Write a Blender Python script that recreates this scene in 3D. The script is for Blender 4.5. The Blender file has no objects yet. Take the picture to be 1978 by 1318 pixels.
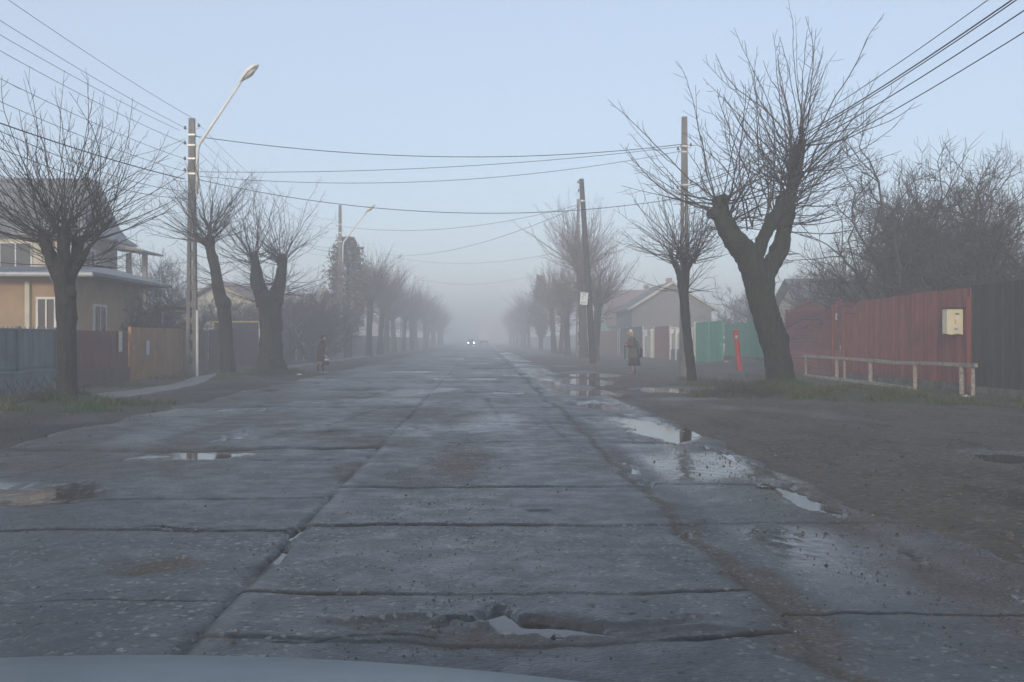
import bpy, bmesh, math, random
import numpy as np
from mathutils import Vector, Matrix, noise as mnoise
random.seed(7)
C = bpy.context.scene.collection
SC = bpy.context.scene
R = math.radians
# ------------------------------------------------------------------ camera geometry (photo pixels -> places)
F = 1923.0; CAMH = 1.3; HOR = 657.0
TH = math.atan(57 / F)
FW = (math.sin(TH), math.cos(TH)); RT = (math.cos(TH), -math.sin(TH))
def P(px, py, d):
    u = (px - 989) / F * d
    return Vector((FW[0]*d + RT[0]*u, FW[1]*d + RT[1]*u, CAMH + (HOR - py) / F * d))
def G(px, py): 
    p = P(px, py, CAMH * F / (py - HOR)); return Vector((p.x, p.y, 0))
def L(px, lat):                     # world y at which the line x=lat is seen at column px
    t = (px - 989) / F
    d = lat / (FW[0] + RT[0]*t)
    return FW[1]*d + RT[1]*t*d
# ------------------------------------------------------------------ numpy noise
def _h(ix, iy, s):
    n = (ix.astype(np.int64)*374761393 + iy.astype(np.int64)*668265263 + s*974711) & 0x7fffffff
    n = ((n ^ (n >> 13)) * 1274126177) & 0x7fffffff
    n = (n ^ (n >> 16)) & 0xffff
    return n / 32767.5 - 1.0
def vn(x, y, s=0):
    x = np.asarray(x, float); y = np.asarray(y, float)
    ix = np.floor(x); iy = np.floor(y); fx = x-ix; fy = y-iy
    fx = fx*fx*(3-2*fx); fy = fy*fy*(3-2*fy)
    a = _h(ix, iy, s); b = _h(ix+1, iy, s); c = _h(ix, iy+1, s); d = _h(ix+1, iy+1, s)
    return (a*(1-fx)+b*fx)*(1-fy) + (c*(1-fx)+d*fx)*fy
def fbm(x, y, s=0, o=4):
    r = 0; a = 1; t = 0
    for k in range(o):
        r = r + a*vn(np.asarray(x)*2**k, np.asarray(y)*2**k, s+k*17); t += a; a *= .5
    return r/t
def sst(a, b, x):
    t = np.clip((x-a)/(b-a), 0, 1); return t*t*(3-2*t)
# ------------------------------------------------------------------ mesh builder
ORG = {}
class MB:
    def __init__(s): s.v = []; s.f = []
    def add(s, vs, fs):
        o = len(s.v); s.v += [tuple(v) for v in vs]; s.f += [tuple(i+o for i in f) for f in fs]
    def box(s, c, sz, rz=0, M=None):
        x, y, z = sz[0]/2, sz[1]/2, sz[2]/2
        m = Matrix.Translation(Vector(c)) @ (M if M is not None else Matrix.Rotation(rz, 4, 'Z'))
        vs = [m @ Vector(p) for p in ((-x,-y,-z),(x,-y,-z),(x,y,-z),(-x,y,-z),(-x,-y,z),(x,-y,z),(x,y,z),(-x,y,z))]
        s.add(vs, [(0,3,2,1),(4,5,6,7),(0,1,5,4),(1,2,6,5),(2,3,7,6),(3,0,4,7)])
    def bar(s, a, b, w, h=None):                   # square bar from a to b
        s.tube([a, b], [w*.7071, (h or w)*.7071], 4, roll=math.pi/4)
    def tube(s, pts, rad, n=6, cap=True, roll=0.):
        pts = [Vector(p) for p in pts]
        if not hasattr(rad, '__len__'): rad = [rad]*len(pts)
        o = len(s.v); prev = None
        for i, p in enumerate(pts):
            t = (pts[min(i+1, len(pts)-1)] - pts[max(i-1, 0)])
            if t.length < 1e-9: t = Vector((0,0,1))
            t.normalize()
            if prev is None:
                up = Vector((0,0,1)) if abs(t.z) < .9 else Vector((0,1,0))
                a = t.cross(up).normalized()
            else:
                a = (prev - t*prev.dot(t))
                a = a.normalized() if a.length > 1e-6 else t.orthogonal().normalized()
            prev = a; b = t.cross(a)
            for k in range(n):
                q = 2*math.pi*k/n + roll
                s.v.append(tuple(p + (a*math.cos(q) + b*math.sin(q))*rad[i]))
        for i in range(len(pts)-1):
            for k in range(n):
                k2 = (k+1) % n
                s.f.append((o+i*n+k, o+i*n+k2, o+(i+1)*n+k2, o+(i+1)*n+k))
        if cap:
            s.f.append(tuple(o+k for k in range(n))[::-1]); e = o+(len(pts)-1)*n
            s.f.append(tuple(e+k for k in range(n)))
    def loft(s, rings, cap=True):                  # rings: lists of same number of points
        o = len(s.v); n = len(rings[0])
        for r in rings: s.v += [tuple(p) for p in r]
        for i in range(len(rings)-1):
            for k in range(n):
                k2 = (k+1) % n
                s.f.append((o+i*n+k, o+i*n+k2, o+(i+1)*n+k2, o+(i+1)*n+k))
        if cap:
            s.f.append(tuple(o+k for k in range(n))[::-1]); e = o+(len(rings)-1)*n
            s.f.append(tuple(e+k for k in range(n)))
    def ell(s, c, rx, ry, rz, n=14, m=9):
        rings = []
        for j in range(m):
            q = -math.pi/2 + math.pi*(j+.5)/m
            rings.append([(c[0]+rx*math.cos(q)*math.cos(2*math.pi*k/n), c[1]+ry*math.cos(q)*math.sin(2*math.pi*k/n), c[2]+rz*math.sin(q)) for k in range(n)])
        s.loft(rings)
    def prism(s, outline, y0, y1, M=None):         # outline in (x,z), extruded along y
        n = len(outline); M = M or Matrix.Identity(4)
        vs = [M @ Vector((x, y0, z)) for x, z in outline] + [M @ Vector((x, y1, z)) for x, z in outline]
        s.add(vs, [tuple(range(n)), tuple(range(2*n-1, n-1, -1))] + [(k, n+k, n+(k+1) % n, (k+1) % n) for k in range(n)])
    def build(s, name, m, parent=None, smooth=False, loc=None):
        o = Vector((0,0,0))
        if parent is not None: o = ORG.get(parent.name, o)
        elif loc is not None: o = Vector(loc)
        me = bpy.data.meshes.new(name)
        me.from_pydata([(v[0]-o.x, v[1]-o.y, v[2]-o.z) for v in s.v], [], s.f)
        return link(name, me, m, parent, smooth, o)
def link(name, me, m, parent=None, smooth=False, o=Vector((0,0,0))):
    ob = bpy.data.objects.new(name, me); C.objects.link(ob)
    if m: me.materials.clear(); me.materials.append(m)
    if smooth: me.polygons.foreach_set('use_smooth', [True]*len(me.polygons))
    if parent is not None: ob.parent = parent; ORG[ob.name] = o
    else: ob.location = o; ORG[ob.name] = o
    return ob
def tag(o, label=None, cat=None, group=None, kind=None):
    if label: o['label'] = label
    if cat: o['category'] = cat
    if group: o['group'] = group
    if kind: o['kind'] = kind
    return o
def thing(name, label, cat, loc=(0,0,0), group=None):
    o = bpy.data.objects.new(name, None); C.objects.link(o); o.location = loc; o.empty_display_size = .2
    ORG[o.name] = Vector(loc)
    return tag(o, label, cat, group)
def copy_tree(o, parent=None):
    c = o.copy(); C.objects.link(c)
    if parent is not None: c.parent = parent
    for ch in list(o.children): copy_tree(ch, c)
    return c
def blob(mb, voxel, smooth_it=4, rough=0., rscale=3., seed=0):
    me = bpy.data.meshes.new('tmp'); me.from_pydata(mb.v, [], mb.f)
    ob = bpy.data.objects.new('tmp', me); C.objects.link(ob)
    r = ob.modifiers.new('r', 'REMESH'); r.mode = 'VOXEL'; r.voxel_size = voxel
    if smooth_it:
        sm = ob.modifiers.new('s', 'SMOOTH'); sm.factor = .5; sm.iterations = smooth_it
    dg = bpy.context.evaluated_depsgraph_get()
    out = bpy.data.meshes.new_from_object(ob.evaluated_get(dg))
    bpy.data.objects.remove(ob); bpy.data.meshes.remove(me)
    if rough:
        ns = [v.normal.copy() for v in out.vertices]
        for v, nn in zip(out.vertices, ns):
            p = v.co
            q = Vector((p.x*rscale*2.2, p.y*rscale*2.2, p.z*rscale*.5+seed*9.1))
            d = mnoise.noise(q)*.8 + mnoise.noise(q*2.3)*.6 + .35*mnoise.noise(q*4.1) + .8*mnoise.noise(Vector((p.x*1.3, p.y*1.3, p.z*1.6+seed)))
            v.co = p + nn*d*rough
    b = MB(); b.v = [tuple(v.co) for v in out.vertices]; b.f = [tuple(p.vertices) for p in out.polygons]
    bpy.data.meshes.remove(out)
    return b
# ------------------------------------------------------------------ materials
def nt(name):
    m = bpy.data.materials.new(name); m.use_nodes = True
    return m, m.node_tree, m.node_tree.nodes['Principled BSDF']
def node(t, ty, **kw):
    n = t.nodes.new(ty)
    for k, v in kw.items():
        if k in n.inputs.keys() if hasattr(n, 'inputs') else False: n.inputs[k].default_value = v
        else: setattr(n, k, v)
    return n
def mix(t, fac, a, b, mode='MIX'):
    n = t.nodes.new('ShaderNodeMix'); n.data_type = 'RGBA'; n.blend_type = mode; n.clamp_factor = True
    for key, val in ((0, fac), (6, a), (7, b)):
        if hasattr(val, 'is_linked') or hasattr(val, 'node'): t.links.new(val, n.inputs[key])
        elif key == 0: n.inputs[0].default_value = val
        else: n.inputs[key].default_value = (*val[:3], 1)
    return n.outputs[2]
def mth(t, op, a, b=None, c=None, clamp=False):
    n = t.nodes.new('ShaderNodeMath'); n.operation = op; n.use_clamp = clamp
    for i, v in enumerate((a, b, c)):
        if v is None: continue
        if hasattr(v, 'node'): t.links.new(v, n.inputs[i])
        else: n.inputs[i].default_value = v
    return n.outputs[0]
def ramp(t, v, lo, hi):
    n = t.nodes.new('ShaderNodeMapRange'); n.interpolation_type = 'SMOOTHSTEP'
    t.links.new(v, n.inputs[0]); n.inputs[1].default_value = lo; n.inputs[2].default_value = hi
    return n.outputs[0]
def noise(t, co, scale, detail=4, rough=.55):
    n = t.nodes.new('ShaderNodeTexNoise'); n.inputs['Scale'].default_value = scale
    n.inputs['Detail'].default_value = detail; n.inputs['Roughness'].default_value = rough
    t.links.new(co, n.inputs['Vector']); return n.outputs['Fac']
def coords(t, scale=(1,1,1)):
    tc = t.nodes.new('ShaderNodeTexCoord'); mp = t.nodes.new('ShaderNodeMapping')
    mp.inputs['Scale'].default_value = scale; t.links.new(tc.outputs['Object'], mp.inputs['Vector'])
    return mp.outputs['Vector']
def bump(t, bs, h, strength, dist):
    b = t.nodes.new('ShaderNodeBump'); b.inputs['Strength'].default_value = strength; b.inputs['Distance'].default_value = dist
    t.links.new(h, b.inputs['Height']); t.links.new(b.outputs[0], bs.inputs['Normal'])
def surf(name, a, b, scale=6, stretch=(1,1,1), rough=.7, island=0., bmp=.2, bdist=.01, dirt=None, dscale=1.5, dlo=.55, dhi=.75, metal=0., spec=None):
    m, t, bs = nt(name); co = coords(t, stretch)
    n1 = noise(t, co, scale, 6)
    col = mix(t, ramp(t, n1, .3, .7), a, b)
    if island:
        g = t.nodes.new('ShaderNodeNewGeometry'); rv = g.outputs['Random Per Island']
        v = mth(t, 'MULTIPLY_ADD', rv, island*2, 1-island)
        h = t.nodes.new('ShaderNodeHueSaturation'); t.links.new(col, h.inputs['Color']); t.links.new(v, h.inputs['Value']); col = h.outputs[0]
    if dirt:
        col = mix(t, ramp(t, noise(t, coords(t), dscale, 5), dlo, dhi), col, dirt)
    t.links.new(col, bs.inputs['Base Color']); bs.inputs['Roughness'].default_value = rough; bs.inputs['Metallic'].default_value = metal
    if spec is not None: bs.inputs['Specular IOR Level'].default_value = spec
    if bmp: bump(t, bs, n1, bmp, bdist)
    return m
def plain(name, c, rough=.5, metal=0., emit=None, es=0):
    m, t, bs = nt(name)
    n1 = noise(t, coords(t), 9, 5)
    t.links.new(mix(t, ramp(t, n1, .3, .75), c, tuple(x*.8 for x in c)), bs.inputs['Base Color'])
    bs.inputs['Roughness'].default_value = rough; bs.inputs['Metallic'].default_value = metal
    if emit: bs.inputs['Emission Color'].default_value = (*emit, 1); bs.inputs['Emission Strength'].default_value = es
    return m
def attr(t, name):
    n = t.nodes.new('ShaderNodeAttribute'); n.attribute_name = name; return n.outputs['Fac']
M = {}
M['bark'] = surf('bark', (.010,.009,.0075), (.036,.030,.024), 9, (2.2,2.2,.5), .85, bmp=.9, bdist=.03, dirt=(.02,.025,.012), dscale=.9, dlo=.5, dhi=.72)
M['bark_moss'] = surf('mossy_bark', (.010,.009,.0075), (.036,.030,.024), 9, (2.2,2.2,.5), .85, bmp=.9, bdist=.03, dirt=(.018,.028,.010), dscale=1.0, dlo=.44, dhi=.6)
M['twig'] = surf('twig', (.026,.021,.018), (.055,.043,.036), 3, rough=.7, bmp=0)
M['twig_red'] = surf('reddish_twig', (.075,.042,.031), (.13,.075,.055), 3, rough=.7, bmp=0)
M['twig_dark'] = surf('dark_twig', (.026,.023,.021), (.055,.047,.041), 3, rough=.75, bmp=0)
M['ivy'] = surf('ivy_leaf', (.035,.04,.02), (.085,.06,.035), 2, rough=.6, island=.4, bmp=0)
M['thuja'] = surf('thuja_leaf', (.018,.022,.012), (.05,.038,.022), 2, rough=.7, island=.4, bmp=0)
M['grass'] = surf('grass_blade', (.03,.075,.012), (.09,.085,.03), .5, rough=.6, island=.35, bmp=0)
M['leaf'] = surf('dry_leaf', (.12,.075,.03), (.2,.13,.06), 2, rough=.8, island=.5, bmp=0)
M['concrete'] = surf('weathered_concrete', (.20,.195,.18), (.34,.33,.30), 4, (1,1,.35), .85, bmp=.2, dirt=(.11,.105,.095), dscale=2.2)
M['concrete_pole'] = surf('pole_concrete', (.10,.10,.095), (.21,.2,.185), 4, (1,1,.25), .85, bmp=.25, dirt=(.07,.066,.06), dscale=2.2)
M['plinth'] = surf('mossy_plinth', (.09,.085,.07), (.17,.165,.14), 5, (1,1,.6), .9, bmp=.3, dirt=(.06,.07,.035), dscale=1.7, dlo=.5, dhi=.65)
M['oldwood'] = surf('pole_wood', (.022,.019,.017), (.06,.052,.045), 6, (3,3,.3), .85, bmp=.5)
M['railwood'] = surf('rail_wood', (.2,.18,.155), (.42,.385,.33), 7, (2,2,2), .85, bmp=.4, dirt=(.07,.06,.05), dscale=3)
M['red'] = surf('red_paint_boards', (.19,.052,.046), (.27,.082,.07), 3, (2,2,.6), .65, island=.24, bmp=.15, dirt=(.12,.06,.05), dscale=1.1, dlo=.55, dhi=.8)
M['redpost'] = surf('red_paint_worn', (.21,.062,.05), (.17,.05,.045), 5, (1,1,.4), .6, bmp=.15, dirt=(.14,.07,.05), dscale=3)
M['maroon'] = surf('maroon_paint', (.10,.022,.025), (.15,.036,.035), 3, (2,2,.6), .6, island=.2, bmp=.15, dirt=(.07,.03,.03), dscale=1.2)
M['maroon_dark'] = surf('dark_maroon_boards', (.06,.03,.034), (.1,.05,.05), 3, (2,2,.6), .75, island=.25, bmp=.2)
M['darkbrown'] = surf('dark_brown_boards', (.03,.025,.022), (.058,.048,.042), 4, (2,2,.5), .75, island=.3, bmp=.3)
M['ochre'] = surf('ochre_boards', (.26,.13,.05), (.36,.19,.075), 4, (2,2,.5), .65, island=.15, bmp=.2, dirt=(.2,.11,.06), dscale=1.3)
M['brownboards'] = surf('brown_boards', (.075,.055,.045), (.13,.095,.075), 4, (2,2,.5), .75, island=.25, bmp=.3)
M['bluemetal'] = surf('blue_grey_metal', (.085,.115,.135), (.12,.15,.165), 3, (1,1,.5), .5, island=.08, bmp=.05, dirt=(.08,.08,.075), dscale=1.5)
M['bluecast'] = surf('painted_cast_concrete', (.10,.125,.14), (.15,.17,.18), 5, rough=.75, bmp=.2, dirt=(.07,.07,.065), dscale=2)
M['green'] = surf('green_paint', (.035,.24,.15), (.06,.31,.2), 3, (2,2,.5), .55, island=.12, bmp=.1, dirt=(.06,.19,.13), dscale=1.2)
M['greenfence'] = surf('green_paint_faded', (.055,.20,.135), (.085,.26,.18), 3, (2,2,.5), .6, island=.15, bmp=.1)
M['mint'] = surf('mint_render', (.30,.42,.36), (.38,.5,.43), 3, rough=.85, bmp=.1, dirt=(.26,.33,.29), dscale=.8)
M['darkgable'] = surf('brown_gable_boards', (.17,.155,.14), (.23,.21,.19), 3, rough=.85, bmp=.1)
M['cream'] = surf('cream_render', (.5,.46,.36), (.62,.58,.46), 3, rough=.85, bmp=.1, dirt=(.34,.31,.25), dscale=1)
M['white'] = surf('white_paint', (.62,.62,.6), (.74,.74,.71), 4, rough=.6, bmp=.05, dirt=(.45,.44,.4), dscale=1.5)
M['boxcream'] = surf('cream_enamel', (.66,.63,.45), (.74,.71,.54), 4, rough=.4, bmp=.02, dirt=(.5,.45,.3), dscale=3, dlo=.6, dhi=.8)
M['housewall'] = surf('grey_house_render', (.34,.33,.33), (.42,.41,.40), 2, rough=.9, bmp=.1, dirt=(.27,.26,.26), dscale=.7)
M['orange'] = surf('orange_render', (.32,.225,.13), (.42,.295,.17), 2, rough=.9, bmp=.1, dirt=(.36,.24,.13), dscale=.8)
M['roofgrey'] = surf('grey_roof_sheet', (.13,.13,.135), (.19,.19,.195), 2.5, (1,1,1), .55, bmp=.1, dirt=(.1,.1,.105), dscale=.9)
M['rooflight'] = surf('pale_roof_sheet', (.28,.265,.25), (.42,.4,.375), 2, rough=.5, bmp=.05, dirt=(.3,.27,.25), dscale=.9)
M['rooftile'] = surf('weathered_tile', (.17,.10,.08), (.25,.16,.13), 3, (1,3,3), .85, bmp=.4, dirt=(.14,.11,.1), dscale=.7)
M['roofdark'] = surf('dark_roof', (.09,.09,.092), (.14,.138,.135), 3, rough=.8, bmp=.3)
M['brick'] = surf('brick_column', (.22,.12,.09), (.36,.26,.21), 6, rough=.85, bmp=.2)
M['glass'] = plain('window_glass', (.03,.035,.04), .08)
M['steel'] = plain('galvanised_steel', (.55,.56,.55), .45, .3)
M['lamppaint'] = plain('pale_lamp_paint', (.8,.8,.77), .45)
M['lampglass'] = plain('lamp_glass', (.5,.49,.42), .15)
M['porcelain'] = plain('brown_porcelain', (.12,.08,.06), .3)
M['wire'] = plain('wire_sheath', (.035,.035,.037), .6)
M['yellowpipe'] = plain('yellow_pipe', (.55,.40,.08), .5)
M['redpipe'] = plain('bright_red_enamel', (.62,.035,.03), .4)
M['paper'] = plain('paper_white', (.62,.64,.66), .7)
M['poster_yellow'] = plain('poster_yellow', (.62,.48,.1), .6)
M['poster_blue'] = plain('poster_blue', (.30,.38,.46), .6)
M['ink'] = plain('dark_ink', (.05,.05,.06), .7)
M['signblue'] = plain('sign_blue_green', (.12,.3,.36), .5)
M['carpaint'] = plain('blue_grey_car_paint', (.15,.19,.21), .3)
M['trim'] = plain('black_trim', (.02,.02,.022), .6)
M['vanwhite'] = plain('van_white', (.88,.87,.83), .5)
M['darkcar'] = plain('dark_car_paint', (.06,.062,.07), .35)
M['rubber'] = plain('rubber', (.02,.02,.02), .8)
M['headlight'] = plain('lit_headlight', (.9,.88,.8), .3, emit=(1,.93,.82), es=38)
M['taillight'] = plain('tail_light', (.3,.02,.02), .3)
M['skin'] = plain('skin', (.45,.26,.19), .55)
M['coatbrown'] = surf('grey_brown_wool', (.075,.07,.062), (.115,.105,.092), 14, rough=.95, bmp=.3)
M['coatdark'] = surf('dark_olive_wool', (.035,.033,.026), (.06,.054,.042), 14, rough=.95, bmp=.3)
M['skirt'] = surf('dark_violet_cloth', (.03,.026,.036), (.05,.045,.058), 12, rough=.95, bmp=.2)
M['tan'] = surf('tan_cloth', (.30,.2,.12), (.38,.27,.17), 12, rough=.95, bmp=.2)
M['stocking'] = plain('pale_stocking', (.30,.29,.28), .8)
M['darkstock'] = plain('dark_stocking', (.02,.021,.028), .8)
M['shoe'] = plain('reddish_shoe', (.17,.07,.05), .5)
M['shoegrey'] = plain('grey_shoe', (.18,.17,.17), .5)
M['hairdark'] = plain('dark_red_knit', (.045,.022,.022), .9)
M['bag'] = plain('black_bag', (.02,.02,.023), .6)
M['bagwhite'] = plain('white_plastic_bag', (.6,.62,.62), .4)
def scarf_mat():
    m, t, bs = nt('striped_headscarf'); co = coords(t)
    w = t.nodes.new('ShaderNodeTexWave'); w.inputs['Scale'].default_value = 7; w.inputs['Distortion'].default_value = 3; w.bands_direction = 'DIAGONAL'
    t.links.new(co, w.inputs['Vector'])
    c = mix(t, ramp(t, w.outputs['Fac'], .35, .5), (.1,.03,.03), (.42,.36,.17))
    c = mix(t, ramp(t, noise(t, co, 9, 2), .55, .62), c, (.7,.68,.6))
    t.links.new(c, bs.inputs['Base Color']); bs.inputs['Roughness'].default_value = .8; return m
M['scarf'] = scarf_mat()
def road_mat():
    m, t, bs = nt('wet_worn_asphalt'); co = coords(t)
    crack, dirt, wet, patch = attr(t, 'crack'), attr(t, 'dirt'), attr(t, 'wet'), attr(t, 'patch')
    vo = t.nodes.new('ShaderNodeTexVoronoi'); vo.inputs['Scale'].default_value = 42; t.links.new(co, vo.inputs['Vector'])
    vs = t.nodes.new('ShaderNodeSeparateColor'); t.links.new(vo.outputs['Color'], vs.inputs[0])
    n1 = noise(t, co, 1.1, 6); n2 = noise(t, co, 38, 3); nb = noise(t, co, .33, 5, .6); nm = noise(t, co, 3.1, 6, .62)
    v2 = t.nodes.new('ShaderNodeTexVoronoi'); v2.inputs['Scale'].default_value = 13; t.links.new(co, v2.inputs['Vector'])
    v2c = t.nodes.new('ShaderNodeSeparateColor'); t.links.new(v2.outputs['Color'], v2c.inputs[0])
    pit = mth(t, 'MULTIPLY', ramp(t, v2.outputs['Distance'], .26, .12), mth(t, 'MULTIPLY', ramp(t, v2c.outputs[0], .55, .75), ramp(t, nm, .42, .6)))
    col = mix(t, vs.outputs[0], (.026,.031,.034), (.062,.068,.070))
    col = mix(t, ramp(t, vs.outputs[1], .90, .95), col, (.22,.21,.185))          # pale stones in the mix
    col = mix(t, ramp(t, vs.outputs[2], .88, .93), col, (.012,.012,.012))        # lost stones
    col = mix(t, ramp(t, n2, .35, .7), col, mix(t, .5, col, (.05,.052,.056)))
    col = mix(t, mth(t, 'MULTIPLY', ramp(t, n1, .42, .68), .4), col, (.095,.093,.09))
    col = mix(t, mth(t, 'MULTIPLY', ramp(t, nb, .4, .62), .55), col, (.030,.033,.037))
    col = mix(t, mth(t, 'MULTIPLY', ramp(t, nm, .55, .72), .5), col, (.115,.113,.105))
    col = mix(t, mth(t, 'MULTIPLY', patch, .6), col, (.030,.032,.036))
    col = mix(t, pit, col, (.010,.010,.010))
    col = mix(t, mth(t, 'MULTIPLY', attr(t, 'pale'), .6), col, (.115,.115,.112))
    dn = mth(t, 'MULTIPLY', dirt, ramp(t, mth(t, 'ADD', n2, mth(t, 'MULTIPLY', n1, .3)), .4, .75))
    col = mix(t, dn, col, (.092,.074,.054))
    col = mix(t, mth(t, 'MULTIPLY', crack, .92), col, (.018,.015,.013))
    t.links.new(mth(t, 'MULTIPLY_ADD', mth(t, 'MAXIMUM', crack, mth(t, 'MULTIPLY', dn, .7)), -.36, .39, clamp=True), bs.inputs['Specular IOR Level'])
    t.links.new(col, bs.inputs['Base Color'])
    rg = mth(t, 'MULTIPLY_ADD', n2, .18, mth(t, 'MULTIPLY_ADD', ramp(t, nm, .3, .7), .22, mth(t, 'MULTIPLY_ADD', ramp(t, nb, .35, .65), -.10, .29)))
    rg = mth(t, 'MULTIPLY_ADD', dn, .3, rg)
    rg = mth(t, 'MULTIPLY', rg, mth(t, 'MULTIPLY_ADD', wet, -.8, 1.0), clamp=True)
    t.links.new(rg, bs.inputs['Roughness'])
    hh = mth(t, 'ADD', mth(t, 'ADD', mth(t, 'MULTIPLY', vo.outputs['Distance'], -.6), n2), mth(t, 'MULTIPLY', pit, -1.2))
    b = t.nodes.new('ShaderNodeBump'); b.inputs['Distance'].default_value = .006
    t.links.new(mth(t, 'MULTIPLY_ADD', wet, -.7, .75), b.inputs['Strength']); t.links.new(hh, b.inputs['Height'])
    t.links.new(b.outputs[0], bs.inputs['Normal'])
    return m
def dirt_mat():
    m, t, bs = nt('damp_dirt'); co = coords(t)
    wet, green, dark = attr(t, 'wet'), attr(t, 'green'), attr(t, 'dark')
    vo = t.nodes.new('ShaderNodeTexVoronoi'); vo.inputs['Scale'].default_value = 22; t.links.new(co, vo.inputs['Vector'])
    vs = t.nodes.new('ShaderNodeSeparateColor'); t.links.new(vo.outputs['Color'], vs.inputs[0])
    n1 = noise(t, co, .7, 6); n2 = noise(t, co, 9, 6, .65); n3 = noise(t, co, 45, 3)
    col = mix(t, ramp(t, n2, .3, .7), (.050,.041,.029), (.098,.082,.060))
    col = mix(t, ramp(t, n1, .35, .65), col, mix(t, .5, col, (.13,.112,.085)))
    nr = noise(t, coords(t, (1.3,.28,1)), 1.5, 6, .62)
    col = mix(t, mth(t, 'MULTIPLY', ramp(t, nr, .5, .68), .75), col, (.036,.031,.024))
    col = mix(t, mth(t, 'MULTIPLY', ramp(t, nr, .42, .28), .5), col, (.15,.128,.095))
    col = mix(t, mth(t, 'MULTIPLY', ramp(t, vs.outputs[0], .8, .95), .6), col, (.17,.16,.14))
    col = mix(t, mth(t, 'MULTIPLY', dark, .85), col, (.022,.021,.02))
    col = mix(t, mth(t, 'MULTIPLY', green, ramp(t, n2, .3, .6)), col, (.045,.058,.018))
    col = mix(t, mth(t, 'MULTIPLY', wet, .6), col, (.03,.026,.022))
    t.links.new(col, bs.inputs['Base Color'])
    t.links.new(mth(t, 'MULTIPLY_ADD', wet, .25, .25), bs.inputs['Specular IOR Level'])
    t.links.new(mth(t, 'MULTIPLY', mth(t, 'MULTIPLY_ADD', n3, .3, .55), mth(t, 'MULTIPLY_ADD', wet, -.7, 1.0)), bs.inputs['Roughness'])
    bump(t, bs, mth(t, 'ADD', mth(t, 'MULTIPLY', n2, 2.2), mth(t, 'MULTIPLY', n3, .8)), .9, .035)
    return m
M['road'] = road_mat(); M['dirt'] = dirt_mat()
M['path'] = surf('path_asphalt', (.07,.07,.07), (.115,.115,.112), 5, rough=.45, bmp=.2, dirt=(.09,.08,.065), dscale=.8, dlo=.45, dhi=.6)
def water_mat():
    m, t, bs = nt('puddle_water'); co = coords(t)
    bs.inputs['Base Color'].default_value = (.035,.030,.024,1); bs.inputs['Roughness'].default_value = .04
    bs.inputs['IOR'].default_value = 1.33; bs.inputs['Specular IOR Level'].default_value = .5
    bump(t, bs, noise(t, co, 14, 2), .09, .004); return m
M['water'] = water_mat()
# ------------------------------------------------------------------ ground and road height fields
RL, RR = -5.75, 2.9
# puddles: centre x, y, half sizes, depth, on road?
PUD = [  # (x, y, rx, ry, depth)
    (-3.95, 8.5, .95, .72, .020), (-3.2, 11.3, .75, .45, .032), (.08, 4.56, .12, .27, .046), (.36, 4.42, .27, .11, .046), (-.06, 4.37, .28, .05, .036),
    (.38, 7.25, .11, .10, .03), (2.5, 14.6, .42, 2.6, .042), (2.62, 8.3, .16, 1.1, .044), (2.75, 11.2, .10, .9, .036), (2.3, 19.5, .4, 1.6, .034), (2.5, 24.5, .8, 1.8, .036),
    (3.2, 31., 1.0, 2.4, .04), (2.0, 30.5, .5, 2.6, .034), (5.95, 11.0, .55, .7, .05), (-3.3, 13.4, .12, .7, .03), (1.45, 8.68, .10, .2, .035),
    (1.46, 10.0, .05, .6, .035), (-1.2, 6.75, .06, .18, .03), (-1.22, 8.3, .05, .22, .03), (2.75, 4.7, .10, .3, .035), (-1.20, 5.95, .05, .4, .032),
    (2.2, 42., .5, 1.6, .03), (-1.2, 33., .5, .7, .028), (-2.9, 40., .9, 1., .028), (.6, 24., .4, .4, .028), (-4.4, 18.5, .5, .5, .028), (1.2, 36., .5, .8, .028),
    (4.6, 26.0, .8, 1.4, .05), (4.3, 37., .9, 2.4, .05), (1.40, 6.75, .07, .14, .035), (5.6, 9.0, .3, .35, .026), (-2.1, 6.82, .3, .04, .034), (2.55, 6.0, .05, .35, .03)]
WLEV = -.016
def pud_field(x, y):
    w = np.zeros_like(x)
    jx = x + .16*fbm(x*2.6, y*2.2, 31, 4) + .05*fbm(x*9, y*7, 33, 3); jy = y + .45*fbm(x*2.2+9, y*1.1, 32, 4) + .08*fbm(x*9, y*7, 34, 3)
    for (cx, cy, rx, ry, dp) in PUD:
        r = np.sqrt(((jx-cx)/rx)**2 + ((jy-cy)/ry)**2)
        w = np.maximum(w, (dp+.008)*(1-sst(.45, 1.2, r)))
    return w
RTREE = G(1512, 762); LT1 = G(130, 785); LT2 = G(442, 735); LT3 = G(524, 726); RT2 = G(1338, 742)
def bump_at(x, y, c, h, sx, sy): return h*np.exp(-((x-c[0])/sx)**2 - ((y-c[1])/sy)**2)
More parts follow.
